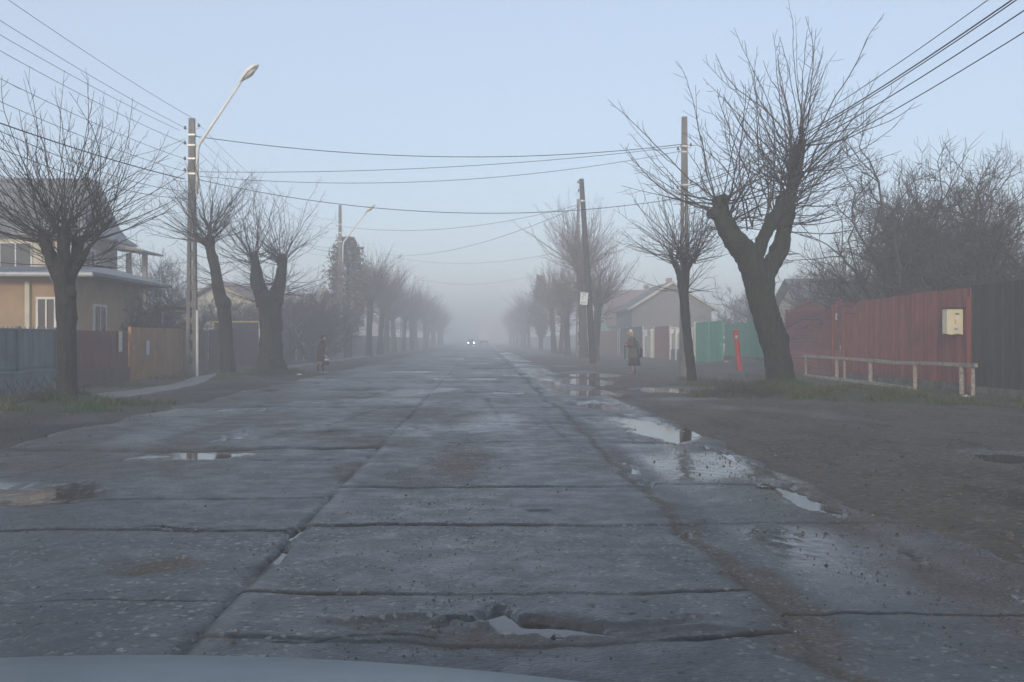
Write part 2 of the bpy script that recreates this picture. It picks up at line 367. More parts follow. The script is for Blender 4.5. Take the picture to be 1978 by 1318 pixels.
def verge(x, y):
    right = sst(RR-.1, RR+1.2, x); left = sst(-RL-.1, -RL+1.4, -x)
    z = -.03 + .035*right + .05*left
    z = z + right*(.035*fbm(x*.5, y*.35, 3) + .022*fbm(x*1.8, y*1.5, 5) + .013*fbm(x*5, y*4.2, 8)*np.clip(1.6-y/30, .2, 1) + .02*np.clip(np.abs(fbm(x*.9, y*.22, 15, 3))-.12, -.12, .1))
    z = z + left*(.04*fbm(x*.6, y*.35, 4) + .024*fbm(x*2.1, y*1.6, 6) + .009*fbm(x*6, y*5, 9))
    z = z + bump_at(x, y, RTREE, .26, .9, 1.1) + bump_at(x, y, (RTREE.x+1.0, RTREE.y-2.0), .22, 1.2, .9) + bump_at(x, y, (RTREE.x-.7, RTREE.y-1.2), .10, .9, 1.2)
    z = z + bump_at(x, y, LT1, .2, .8, .9) + bump_at(x, y, (LT1.x-.6, LT1.y-1.4), .12, 1.0, 1.2) + bump_at(x, y, LT2, .22, .8, 1.2) + bump_at(x, y, LT3, .28, 1.2, 1.5)
    z = z + bump_at(x, y, RT2, .12, .8, 1.2) + bump_at(x, y, (10.8, 42.), .35, 2.0, 5.) + bump_at(x, y, (12.5, 47.), .35, 1.6, 4.)
    z = z - pud_field(x, y)*sst(.3, 1.0, right+left+.3)
    return z
TR = {  # transverse cracks per lane: (depth y, wobble amplitude, width, depth)
 'A': [(4.9,.08,.010,.006),(6.78,.10,.013,.013),(8.15,.10,.010,.008),(10.7,.22,.02,.014),(11.9,.25,.09,.04),(14.2,.25,.02,.015),(16.5,.3,.03,.02),(19.3,.3,.03,.022),(22.5,.3,.04,.03),(26,.4,.05,.03)],
 'B': [(4.29,.14,.020,.018),(5.08,.10,.019,.018),(6.86,.05,.010,.011),(8.66,.07,.016,.017),(12.5,.16,.022,.025),(15.4,.15,.02,.02),(18.7,.2,.03,.022),(22.6,.25,.05,.04),(27.5,.3,.05,.04)],
 'C': [(4.60,.12,.018,.018),(6.9,.06,.008,.008),(8.75,.08,.012,.012),(12.4,.15,.02,.018),(16.8,.15,.03,.022),(21,.2,.03,.025),(26,.3,.04,.03)]}
rr = random.Random(5)
for k in 'ABC':
    yy = 30.
    while yy < 150:
        TR[k].append((yy, .35, .05+.0012*yy, .035+.0004*yy)); yy += rr.uniform(2.4, 4.6)
LJ = [-1.25, 1.4, -4.05]
_rx = random.Random(21)
XP = tuple((_rx.uniform(-5.2, 2.4), 9 + 60*_rx.random()**1.3, _rx.uniform(.15, .9), _rx.uniform(.3, 1.8), _rx.uniform(.006, .022), _rx.uniform(.3, .85)) for _ in range(60))
def road_fields(x, y):
    jw = [ -1.25 + .025*fbm(y*.9, y*0, 11, 3), 1.38 + .13*fbm(y*.75+3, y*0, 12, 4) + .06*fbm(y*3, y*0, 19, 4), -4.05 + .35*fbm(y*.25, y*0, 13, 4)]
    laneA = x < jw[0]; laneC = x > jw[1]; laneB = ~laneA & ~laneC
    cell = .6 * y*y/(995*1.3)
    crack = np.zeros_like(x); groove = np.zeros_like(x); step = np.zeros_like(x)
    wn = .35 + .8*np.clip(fbm(x*1.3, y*1.3, 21, 4)*1.5+.35, 0, 1.3)
    for key, mask in (('A', laneA), ('B', laneB), ('C', laneC)):
        lst = TR[key]
        s = np.zeros_like(x)
        for i, (cy, wob, w, dp) in enumerate(lst):
            sd = hash((key, i)) if False else (i*37 + ord(key)*101)
            off = wob*fbm(x*.55+sd, x*0, sd, 4)*2.0 + .035*fbm(x*4, x*0, sd+5, 4)
            dd = y - cy - off
            ww = np.maximum(w*wn, cell*.55)
            am = .3 + .7*sst(-.25, .35, fbm(x*.9+sd, x*0+sd, sd+9, 3))
            g = np.exp(-(dd/ww)**2)*am
            groove = np.where(mask, np.maximum(groove, g*dp), groove)
            crack = np.where(mask, np.maximum(crack, am*np.exp(-(dd/(ww*1.2))**2)), crack)
            st = (.002 + ((sd*7919) % 13) * .0009) * (1 + max(0, min(cy, 70)-8)*.09)
            s = s + st*sst(-.015, .015, dd/np.maximum(1, cell/.02))*np.exp(-np.clip(dd, 0, 99)/1.8)
        step = np.where(mask, s, step)
    for j, (jx, w, dp) in enumerate(zip(jw, (.034, .03, .014), (.026, .010, .008))):
        ww = np.maximum(w*wn, .012)
        near = 1. if j < 2 else sst(9, 14, y)
        g = np.exp(-((x-jx)/ww)**2)*near
        groove = np.maximum(groove, g*dp); crack = np.maximum(crack, np.exp(-((x-jx)/(ww*1.5))**2)*near*(.9, .3, .5)[j]*(1 if j else .45+.55*sst(-.3, .3, fbm(y*.8, y*0, 155, 3))))
    pale = sst(.02, .05, x-jw[0])*(1-sst(.09, .15, x-jw[0]))*np.clip(.6+.9*fbm(x*2, y*1.3, 131, 3), 0, 1)
    rcw = .035 + .06*np.clip(fbm(y*1.1, y*0, 132, 3)+.3, 0, 1) + .02*fbm(x*9, y*9, 133, 3)
    rcd = np.exp(-((x-jw[1]-.03)/np.maximum(rcw, .02))**2)
    # branching hairline cracks
    for (ax, ay, bx, by, w) in ((.42,4.42,.62,5.0,.012),(1.1,12.6,1.0,16.,.02),(-.2,4.35,-.9,4.28,.012),(-3.2,11.9,-2.6,14.5,.02),(.9,5.08,.55,4.35,.012),(-4.6,8.2,-4.2,12.,.02),(-2.4,14.2,-1.9,19.3,.03),(-3.,19,-2.2,27,.04),(.3,15.4,.1,22,.03),(1.9,12.4,2.3,16.8,.02)):
        tt = np.clip(((x-ax)*(bx-ax)+(y-ay)*(by-ay))/((bx-ax)**2+(by-ay)**2), 0, 1)
        q = np.hypot(x-ax-tt*(bx-ax)+.05*fbm(x*4, y*4, 44, 3), y-ay-tt*(by-ay)+.08*fbm(x*4, y*4, 45, 3))
        g = np.exp(-(q/np.maximum(w, cell*.35))**2); groove = np.maximum(groove, g*.012); crack = np.maximum(crack, g*.8)
    f = fbm(x*.42+.2*fbm(x*1.5, y, 141, 3), y*.42, 142, 4); lim = sst(.0, .3, fbm(x*.3+7, y*.16, 143, 3))*sst(8, 13, y)
    g = np.exp(-(f/(.012+cell*.05))**2)*lim; groove = np.maximum(groove, g*.014); crack = np.maximum(crack, g*.8)
    f = fbm(x*.3+3+.15*fbm(x*1.7, y*.5, 144, 3), y*.62, 145, 4); lim = sst(-.05, .25, fbm(x*.7+7, y*.3, 146, 3))*sst(11, 17, y)
    g = np.exp(-(f/(.02+cell*.11))**2)*lim; groove = np.maximum(groove, g*.02); crack = np.maximum(crack, g*.95)
    step = step + .012*lim*sst(-.03, .03, f/(1+cell*3))
    # dirt-filled holes and broken patches
    jx = x + .12*fbm(x*3.1, y*3.1, 51, 4); jy = y + .2*fbm(x*3.1, y*2.2, 52, 4)
    dirt = np.zeros_like(x); hole = np.zeros_like(x)
    for (cx, cy, rx, ry, dp, da) in ((-1.83,5.78,.27,.22,.018,1.),(-.25,10.6,.42,1.9,.006,.9),(-.3,16.4,.5,1.8,.006,.8),(-1.6,17.5,.9,3.,.006,.5),(-.38,4.52,.42,.11,.022,.35),(.78,4.50,.36,.10,.020,.35),(.15,4.40,.6,.24,.018,.7),
                             (-1.35,9.9,.16,.7,.008,.9),(-3.4,11.7,1.3,.45,.03,.7),(-4.8,10.3,.8,.6,.02,.8),(-2.2,13.5,.8,.6,.012,.5),(.9,4.33,.5,.08,.012,.4),(-3.6,16.5,1.2,1.5,.015,.6),(-.6,23.,.7,2.,.02,.5),
                             (-2.6,23.,1.5,3.,.015,.5),(.6,21.,.5,1.,.02,.5),(2.6,5.2,.5,1.4,.01,.7),(2.7,11.,.3,2.,.0,.5),(1.45,6.7,.16,.35,.02,.9),(1.5,5.1,.12,.9,.01,.9),(1.42,4.35,.2,.5,.012,.9)) + XP:
        r = np.sqrt(((jx-cx)/rx)**2 + ((jy-cy)/ry)**2)
        a = 1-sst(.5, 1.1, r)
        hole = np.maximum(hole, a*dp); dirt = np.maximum(dirt, (1-sst(.35, 1.3, r))*da)
    dirt = np.maximum(dirt, rcd*1.2)
    edge = np.maximum(sst(-RL-1.3, -RL-.1, -x), sst(RR-1.0, RR-.25, x))
    dirt = np.maximum(dirt, edge*(.55+.45*fbm(x*1.5, y*.8, 61, 3)))
    pud = pud_field(x, y)
    fl = 1-.9*sst(.006, .028, pud)
    z = .012 + (.010*fbm(x*.45, y*.3, 71, 3) + step)*fl + .004*fbm(x*3, y*2.2, 72, 3) - groove - hole*fl - pud
    z = z + .0035*fbm(x*16, y*11, 73, 2)*np.clip(1-y/30, 0, 1)
    fade = np.maximum(sst(0, .55, (RL+.25*fbm(y*.7, x*0, 81, 4)*1.5) - x), sst(0, .5, x - (RR+.22*fbm(y*.8+5, x*0, 82, 4)*1.5)))
    z = z - fade*.14
    wet = np.clip(sst(1.55, 1.8, x)*(1-sst(2.75, 3.05, x))*sst(-.25, .45, fbm(x*1.1, y*.5, 91, 3)+.12), 0, 1)*.92*sst(3.9, 6.0, y)
    wet = np.maximum(wet, sst(.002, .016, pud)*.9)
    wet = np.maximum(wet, .55*sst(.1, .55, fbm(x*.55, y*.28, 92, 4))*sst(7, 14, y))
    wet = np.maximum(wet, crack*.25*sst(.1, .5, fbm(x*2, y*2, 93, 3)))
    patch = sst(.05, .4, fbm(x*.8, y*.5, 94, 4))
    return z, crack, np.clip(dirt, 0, 1), np.clip(wet, 0, 1), patch, pale
def rows(fac, y0, ymax, last):
    ys = [-30, -12, -5, -1, 1., 2., 2.8]; y = y0
    while y < ymax:
        ys.append(y); y += max(.010, fac*y*y/(995*1.3))
    while y < last: ys.append(y); y *= 1.25
    ys.append(last); return np.array(ys)
def grid(name, xs, ys, fn, mat, attrs):
    X, Y = np.meshgrid(xs, ys); nx, ny = len(xs), len(ys)
    res = fn(X, Y); Z = res[0]
    co = np.stack([X, Y, Z], -1).reshape(-1, 3).astype(np.float32)
    i = np.arange(ny-1)[:, None]*nx + np.arange(nx-1)[None, :]
    q = np.stack([i, i+1, i+nx+1, i+nx], -1).reshape(-1).astype(np.int32)
    n = len(q)//4
    me = bpy.data.meshes.new(name)
    me.vertices.add(len(co)); me.vertices.foreach_set('co', co.ravel())
    me.loops.add(len(q)); me.loops.foreach_set('vertex_index', q)
    me.polygons.add(n); me.polygons.foreach_set('loop_start', np.arange(n, dtype=np.int32)*4); me.polygons.foreach_set('loop_total', np.full(n, 4, np.int32))
    me.update(calc_edges=True)
    for a, vals in zip(attrs, res[1:]):
        at = me.attributes.new(a, 'FLOAT', 'POINT'); at.data.foreach_set('value', vals.reshape(-1).astype(np.float32))
    ob = link(name, me, mat, smooth=True)
    return tag(ob, kind='structure')
EXT = 900.
xs = np.arange(RL-.75, RR+.75, .024)
grid('road', xs, rows(.62, 3.2, 160, 600), road_fields, M['road'], ['crack', 'dirt', 'wet', 'patch', 'pale'])
GRASS = [(LT1, 1.2, 1.0), ((LT1.x-1.2, LT1.y-1.6), 1.7, 1.0), ((LT1.x+1.0, LT1.y-.6), 1.5, .6), (LT2, 1.3, .6), (LT3, 1.8, .7), (RTREE, 1.5, 1.0), ((RTREE.x+.4, RTREE.y-1.4), 1.5, 1.5), ((RTREE.x+1.4, RTREE.y-2.1), 1.6, 1.7), ((RTREE.x+2.2, RTREE.y-2.9), 1.2, 1.), ((RTREE.x-1.2, RTREE.y-.6), 1.3, .9),
         ((RT2.x+.8, RT2.y-1.0), 1.7, .8), ((-9.8, 33), 1.6, .6), ((11.1, 26.), 1.8, .25), ((12., 58.), 3., .8), ((8., 60.), 2.6, .8), ((-10.3, 27.5), 1.2, .5), ((10.9, 19.), 1.2, .2), ((10.6, 34.), 2.0, .3)]
def ground_fields(x, y):
    z = verge(x, y); inside = sst(-.1, .5, x-RL)*sst(-.1, .5, RR-x)
    z = z - inside*.10
    far = sst(60, 140, np.abs(x)); z = z*(1-far)
    gr = np.zeros_like(x)
    for c, r, a in GRASS:
        q = np.hypot(x-c[0], (y-c[1])*.8)/r + .5*fbm(x*1.2, y*1.2, 101, 4); gr = np.maximum(gr, a*(1-sst(.45, 1.05, q)))
    gr = np.maximum(gr, sst(13, 16, np.abs(x))*.7)
    wet = np.maximum(sst(.003, .03, pud_field(x, y))*.9, .7*sst(.15, .5, fbm(x*.5, y*.3, 111, 4))*sst(RR-.2, RR+.3, x)*(1-sst(5., 7.5, x)))
    wet = np.maximum(wet, .35*sst(.2, .5, fbm(x*.6, y*.35, 113, 4))*sst(5.2, 5.9, -x)*(1-sst(7.2, 8.2, -x)))
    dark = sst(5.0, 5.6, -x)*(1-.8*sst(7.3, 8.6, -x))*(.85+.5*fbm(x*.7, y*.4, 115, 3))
    return z, np.clip(wet, 0, 1), np.clip(gr, 0, 1), np.clip(dark, 0, 1)
xg = np.concatenate([[-EXT, -500, -250, -120, -60, -35, -22], np.arange(-14, -4.9, .06), np.linspace(-4.8, 2., 30), np.arange(2.05, 14, .06), [22, 35, 60, 120, 250, 500, EXT]])
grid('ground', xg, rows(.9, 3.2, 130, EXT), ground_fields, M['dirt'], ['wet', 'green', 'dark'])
_g = bpy.data.objects['ground']
_GX = np.arange(-15, 15.01, .1); _GY = np.arange(0, 300, .2); _GZ = verge(*np.meshgrid(_GX, _GY)).tolist()
def gz(x, y):
    u = min(max((x+15)/.1, 0), 298.9); v = min(max(y/.2, 0), 1497.9); i = int(u); j = int(v); u -= i; v -= j
    r0, r1 = _GZ[j], _GZ[j+1]
    return (r0[i]*(1-u)+r0[i+1]*u)*(1-v) + (r1[i]*(1-u)+r1[i+1]*u)*v
for i, (cx, cy, rx, ry, dp) in enumerate(PUD):
    b = MB(); n = 28
    vs = [(cx+(rx*1.15+.05)*math.cos(2*math.pi*k/n), cy+(ry*1.15+.1)*math.sin(2*math.pi*k/n), WLEV-.0006*(i % 5)) for k in range(n)]
    b.add(vs, [tuple(range(n))]); tag(b.build('puddle', M['water'], loc=(cx, cy, WLEV)), kind='structure')
# left footpath
b = MB(); pts = []
for y in np.arange(14, 90, .5):
    c = -9.15 + .75*math.exp(-((y-26)/5.)**2) + .12*float(vn([y*.5], [0], 9)[0]); w = .48 + .1*float(vn([y*.8], [3], 9)[0])
    pts.append((c, y, w))
vs = []; fs = []
for c, y, w in pts:
    for k in range(7):
        x = c + w*(k/3-1); vs.append((x, y, max(gz(x, y), -.02) + (.03 if 0 < k < 6 else -.03)))
for i in range(len(pts)-1):
    for k in range(6): fs.append((i*7+k, i*7+k+1, i*7+k+8, i*7+k+7))
b.add(vs, fs); tag(b.build('path', M['path'], smooth=True), kind='structure')
# ------------------------------------------------------------------ grass, leaves, gravel
rg = random.Random(11)
b = MB()
for c, r, a in GRASS:
    if c[1] > 45: continue
    for k in range(int(2300*a*r*r*(.55 if c[1] > 28 else 1))):
        q = math.sqrt(rg.random())*r*1.05; t = rg.random()*6.283
        x = c[0]+q*math.cos(t); y = c[1]+q*math.sin(t)*1.2
        if float(vn([x*2.2], [y*2.2], 77)[0]) + .5 < q/r*.9: continue
        if RL < x < RR or (-9.9 < x < -8. and 21 < y < 40 and abs(x + 9.15 - .75*math.exp(-((y-26)/5.)**2)) < .45): continue
        z = gz(x, y); h = rg.uniform(.05, .15)*(1.6 if rg.random() < .08 else 1); d = rg.random()*6.283; w = rg.uniform(.006, .013)
        lx, ly = rg.gauss(0, .045), rg.gauss(0, .045)
        b.add([(x-w*math.cos(d), y-w*math.sin(d), z-.01), (x+w*math.cos(d), y+w*math.sin(d), z-.01), (x+lx, y+ly, z+h)], [(0, 1, 2)])
tag(b.build('grass', M['grass']), kind='stuff')
b = MB()
for k in range(2600):
    side = rg.random() < .72
    if side: x, y = rg.uniform(3.2, 11), 6 + 34*rg.random()**1.6
    else: x, y = rg.uniform(-10, -5.8), rg.uniform(11, 36)
    z = gz(x, y)+.006; s = rg.uniform(.012, .032); t = rg.random()*6.283; u = rg.uniform(-.012, .02)
    b.add([(x+s*math.cos(t), y+s*math.sin(t), z), (x-s*.5*math.sin(t), y+s*.5*math.cos(t), z+.01+u*.3), (x-s*math.cos(t), y-s*math.sin(t), z+.004), (x+s*.5*math.sin(t), y-s*.5*math.cos(t), z+.008)], [(0,1,2),(0,2,3)])
tag(b.build('fallen_leaves', M['leaf']), kind='stuff')
b = MB()
for cx, cy, rr_, n in ((RTREE.x-1.35, RTREE.y-.9, .7, 600), (RTREE.x-.9, RTREE.y-1.8, .6, 250), (RTREE.x+.9, RTREE.y-1.3, .7, 100), (LT1.x-.3, LT1.y-.5, .5, 350), (LT3.x+.3, LT3.y-1., .9, 300), (RT2.x+.9, RT2.y-1.2, .9, 350)):
    for k in range(n):
        x = rg.gauss(cx, rr_*.55); y = rg.gauss(cy, rr_*.6); z = gz(x, y); h = rg.uniform(.06, .3)*rg.random(); q = Vector((rg.gauss(0, .12), rg.gauss(0, .12), h))
        a = Vector((x, y, z-.01)); b.tube([a, a+q*.6+Vector((rg.gauss(0,.02), 0, .02)), a+q], [.006, .005, .003], 3, cap=False)
tag(b.build('dead_weeds', M['twig_dark']), kind='stuff')
M['gravel'] = surf('loose_gravel', (.035,.033,.03), (.11,.10,.09), 4, rough=.7, island=.6, bmp=0)
b = MB()
gx, gy, gs = [], [], []
for k in range(14000):
    u = rg.random()*1.35
    if u < .12: x, y = rg.gauss(-.3, .38), 4 + abs(rg.gauss(0, 1))*7
    elif u < .5: x, y = rg.gauss(2.7, .5), 4 + rg.random()**1.5*18
    elif u < .8: x, y = rg.uniform(2.8, 9), 5 + rg.random()**1.6*22
    elif u < 1.: x, y = rg.uniform(-6.8, 2.5), 4 + rg.random()**1.5*18
    elif u < 1.2: x, y = rg.uniform(2.8, 10.5), 5 + rg.random()**1.4*22
    else: x, y = rg.uniform(-9.5, -5.2), 9 + rg.random()**1.3*20
    gx.append(x); gy.append(y); gs.append(rg.uniform(.003, .0085)*(2 if rg.random() < .05 else 1)*(2.0 if u > 1 else 1))
ax_, ay_ = np.array(gx), np.array(gy)
zr = np.maximum(road_fields(ax_, ay_)[0], verge(ax_, ay_) - .10*sst(-.1, .5, ax_-RL)*sst(-.1, .5, RR-ax_))
for x, y, s, z in zip(gx, gy, gs, zr):
    if z < WLEV: continue
    t = rg.random()*6.28; c, sn = math.cos(t)*s, math.sin(t)*s
    b.add([(x+c, y+sn, z), (x-sn, y+c, z), (x-c, y-sn, z), (x+sn, y-c, z), (x+c*.3, y+sn*.3, z+s*1.1)], [(0,1,4),(1,2,4),(2,3,4),(3,0,4)])
tag(b.build('gravel', M['gravel']), kind='stuff')
# ------------------------------------------------------------------ trees
def shoot(b, p, d, length, r0, rn, up=.07, twig=.8, seg=.24, jit=.11, tl=(.18,.6)):
    n = max(3, int(length/seg)); pts = [p.copy()]; d = d.normalized(); dirs = []
    for i in range(n):
        d = (d + Vector((rn.gauss(0, jit), rn.gauss(0, jit), rn.gauss(0, jit*.7)+up*(1 if i > 1 else .3)))).normalized()
        p = p + d*(length/n); pts.append(p.copy()); dirs.append(d.copy())
    b.tube(pts, [r0*(1-.72*i/n) for i in range(n+1)], 3, cap=False)
    for i in range(1, n):
        if rn.random() < twig*(.5+.7*i/n):
            ax = dirs[i].orthogonal().normalized(); ax.rotate(Matrix.Rotation(rn.random()*6.283, 3, dirs[i]))
            q = (dirs[i]*rn.uniform(.5, 1.1) + ax*rn.uniform(.5, 1.0)).normalized(); l = rn.uniform(*tl)*(1.15-.5*i/n)
            a = pts[i]; m_ = a + q*l*.5; e = m_ + (q + Vector((0,0,.25)) + Vector((rn.gauss(0,.2), rn.gauss(0,.2), 0))).normalized()*l*.5
            b.tube([a, m_, e], [r0*.40*(1.1-.5*i/n), r0*.3, r0*.2], 3, cap=False)
    return pts
def trunk_blob(limbs, voxel, rough, seed, knots=()):
    b = MB(); rk = random.Random(seed*3+1)
    for lm in limbs:
        pts = [Vector(p) for p, r in lm]; rad = [r*.82 for p, r in lm]
        # resample smoothly
        P2, R2 = [], []
        for i in range(len(pts)-1):
            p0 = pts[max(i-1, 0)]; p1 = pts[i]; p2 = pts[i+1]; p3 = pts[min(i+2, len(pts)-1)]
            for k in range(5):
                t = k/5
                P2.append(.5*((2*p1) + (p2-p0)*t + (2*p0-5*p1+4*p2-p3)*t*t + (3*p1-p0-3*p2+p3)*t**3)); R2.append(rad[i]*(1-t)+rad[i+1]*t)
        P2.append(pts[-1]); R2.append(rad[-1])
        b.tube(P2, R2, 14)
        b.ell(P2[-1], rad[-1]*1.08, rad[-1]*1.08, rad[-1]*.6)
        for k in range(3+len(P2)//3):                 # burrs and old cut scars
            i = rk.randrange(len(P2)//3, len(P2)); q = rk.random()*6.283; c = P2[i] + Vector((math.cos(q), math.sin(q), rk.uniform(-.2, .3)))*R2[i]*.8
            rr_ = R2[i]*rk.uniform(.22, .42); b.ell(c, rr_, rr_, rr_*1.2, 8, 6)
    for c, r in knots: b.ell(c, r, r, r*.9)
    return blob(b, voxel, 3, rough, 3., seed)
def tree(label, base, limbs, shoots, seed, name='pollarded_tree', group='street trees along the verges', twig=None, bark=None, voxel=.034, rough=.03, knots=(), sc=1.):
    rn = random.Random(seed); root = thing(name, label, 'tree', base, group)
    trunk_blob(limbs, voxel, rough, seed, knots).build('trunk', bark or M['bark'], root, smooth=True)
    b = MB()
    for s in shoots:   # a, b: segment along which shoots start; n; length range; outward tilt; r0
        a, e, n, l0, l1, tilt, r0 = s[:7]; R0 = s[7] if len(s) > 7 else .1
        for k in range(n):
            t = rn.random(); p = Vector(a).lerp(Vector(e), t); az = rn.random()*6.283
            tl = tilt[0] + (tilt[1]-tilt[0])*rn.random()**.8
            d = Vector((math.cos(az)*math.sin(tl), math.sin(az)*math.sin(tl), math.cos(tl)))
            p = p + Vector((math.cos(az), math.sin(az), 0))*R0*.8
            ln = rn.uniform(l0, l1)*1.27*(1-.20*max(0, tl-.6))
            pts = shoot(b, p, d, ln, r0*rn.uniform(.8, 1.3)*sc, rn, up=.018+.05*max(0, tl-.5), twig=.95)
            if rn.random() < .4:
                i = len(pts)//3; dd = (pts[i+1]-pts[i]).normalized() + Vector((rn.gauss(0,.35), rn.gauss(0,.35), .1))
                shoot(b, pts[i], dd, ln*.55, r0*.6*sc, rn, up=.07)
    b.build('crown', twig or M['twig'], root)
    return root
# right: big leaning pollard
d = RTREE.y*FW[1]+RTREE.x*FW[0]
B = lambda px, py, dd=0: P(px, py, d+dd)
base = Vector((RTREE.x, RTREE.y, gz(RTREE.x, RTREE.y)))
tree('thick leaning pollarded tree with mossy forked trunk beside the red board fence', base,
     [[(B(1524,800),.60),(B(1513,755),.47),(B(1501,690),.39),(B(1486,630),.37),(B(1472,575),.40),(B(1466,535),.43)],
      [(B(1464,535),.40),(B(1440,490,-.1),.36),(B(1412,455,-.2),.31),(B(1394,415,-.25),.25),(B(1390,385,-.3),.21)],
      [(B(1470,540),.34),(B(1503,490,.1),.25),(B(1514,440,.1),.23),(B(1524,395,.15),.21),(B(1530,350,.2),.16),(B(1536,285,.2),.12)],
      [(B(1462,500,-.1),.2),(B(1480,450,-.2),.17),(B(1506,405,-.1),.18),(B(1516,375),.17)],
      [(B(1524,390,.2),.16),(B(1541,330,.3),.12),(B(1549,272,.3),.10)]],
     [(B(1390,380,-.3), B(1410,430,-.2), 40, 1.3, 3.1, (.1, 1.5), .017, .18), (B(1530,400,.15), B(1545,275,.3), 62, 1.2, 3.1, (.05, 1.35), .018, .12),
      (B(1510,450,.1), B(1530,330,.2), 64, 1.3, 2.6, (.95, 1.7), .014, .16), (B(1390,470,-.2), B(1400,420), 14, .5, 1.4, (1.0, 1.9), .012, .25), (B(1440,450), B(1500,400), 12, 1.5, 4., (.0, .6), .02, .1)],
     101, bark=M['bark_moss'], rough=.05, knots=[(B(1384,388,-.3),.13),(B(1399,383,-.2),.12),(B(1380,412,-.3),.15),(B(1520,400,.1),.22)])
# right: slim second tree
d = RT2.y; B = lambda px, py, dd=0: P(px, py, d+dd)
tree('slim pollarded tree with dense fan crown beside the green gate', Vector((RT2.x, RT2.y, gz(RT2.x, RT2.y))),
     [[(B(1341,752),.23),(B(1337,735),.185),(B(1331,680),.165),(B(1325,620),.155),(B(1321,570),.17),(B(1318,550),.18)],
      [(B(1320,565),.15),(B(1312,530),.12),(B(1302,505),.10)], [(B(1322,565),.14),(B(1328,525),.11),(B(1338,500),.08)], [(B(1320,560),.12),(B(1321,520,.2),.1),(B(1320,490,.2),.08)]],
     [(B(1302,515), B(1304,495), 34, 1.0, 2.0, (.1, 1.5), .014), (B(1338,510), B(1338,495), 30, 1.0, 2.2, (.1, 1.5), .014), (B(1321,520,.2), B(1320,480,.2), 40, 1.0, 2.3, (.1, 1.5), .014), (B(1319,570), B(1320,545), 14, .7, 1.5, (.8, 1.7), .012, .15)],
     122, voxel=.03, rough=.02)
# left 1
d = LT1.y*FW[1]+LT1.x*FW[0]; B = lambda px, py, dd=0: P(px, py, d+dd)
tree('pollarded tree with three stub limbs in front of the blue grey fence', Vector((LT1.x, LT1.y, gz(LT1.x, LT1.y))),
     [[(B(129,800),.38),(B(129,780),.29),(B(129,730),.235),(B(129,640),.215),(B(127,580),.23),(B(124,535),.26)],
      [(B(122,545),.22),(B(102,505),.17),(B(90,475),.15),(B(84,450),.15)], [(B(126,540),.19),(B(124,490,-.2),.15),(B(122,445,-.2),.14)],
      [(B(128,540),.19),(B(148,500,.1),.15),(B(152,465,.1),.13)], [(B(140,530),.12),(B(165,490),.075),(B(190,455),.05),(B(215,425),.035)]],
     [(B(86,470), B(84,445), 38, 1.2, 2.7, (.08, 1.5), .013, .12), (B(124,470,-.2), B(122,430,-.2), 38, 1.4, 2.7, (.03, 1.25), .013), (B(152,485,.1), B(152,455,.1), 32, 1.2, 2.6, (.1, 1.4), .013),
      (B(170,480), B(212,428), 18, 1.0, 2.0, (.1, .9), .012, .03), (B(110,520), B(150,500), 22, .8, 1.7, (.8, 1.7), .012, .2)],
     103, rough=.03, knots=[(B(137,566,-.1),.12)])
# left 2
d = LT2.y; B = lambda px, py, dd=0: P(px, py, d+dd)
tree('slender pollarded tree leaning left behind the concrete lamp pole', Vector((LT2.x, LT2.y, gz(LT2.x, LT2.y))),
     [[(B(445,748),.52),(B(442,728),.33),(B(438,680),.26),(B(434,610),.25),(B(425,570),.23),(B(415,520),.21),(B(407,485),.2),(B(404,465),.22)],
      [(B(404,472),.12),(B(385,462),.08),(B(378,455),.06)], [(B(405,475),.12),(B(405,450),.09),(B(406,430),.07)]],
     [(B(404,480), B(404,455), 46, 1.0, 2.2, (.15, 1.6), .014, .15), (B(406,460), B(406,430), 34, 1.2, 2.4, (.1, 1.2), .014, .08), (B(380,460), B(384,455), 16, .8, 1.9, (.2, 1.4), .012, .05), (B(425,560), B(410,490), 20, .6, 1.6, (.9, 1.7), .011, .22)],
     104, rough=.03, knots=[(B(432,585),.27)])
# left 3: very thick
d = LT3.y; B = lambda px, py, dd=0: P(px, py, d+dd)
tree('very thick pollarded tree forking into two stubs on flared base', Vector((LT3.x, LT3.y, gz(LT3.x, LT3.y))),
     [[(B(527,742),1.02),(B(525,722),.80),(B(524,690),.55),(B(523,640),.47),(B(522,600),.50),(B(522,575),.52)],
      [(B(510,590),.36),(B(499,550),.30),(B(494,520),.23),(B(489,493),.19)], [(B(532,585),.36),(B(540,545),.29),(B(546,515),.2),(B(545,495),.17)], [(B(545,520),.15),(B(538,500),.12)]],
     [(B(490,515), B(489,490), 46, 1.2, 2.7, (.1, 1.5), .015, .15), (B(545,515), B(546,490), 44, 1.2, 2.7, (.1, 1.4), .015, .15), (B(535,585), B(545,540), 34, .8, 2.3, (1.0, 1.75), .013, .35), (B(505,585), B(497,540), 26, .8, 2.0, (.9, 1.7), .013, .3), (B(520,575), B(524,565), 10, .7, 1.4, (.1, 1.), .012, .2)],
     105, bark=M['bark_moss'], rough=.045)
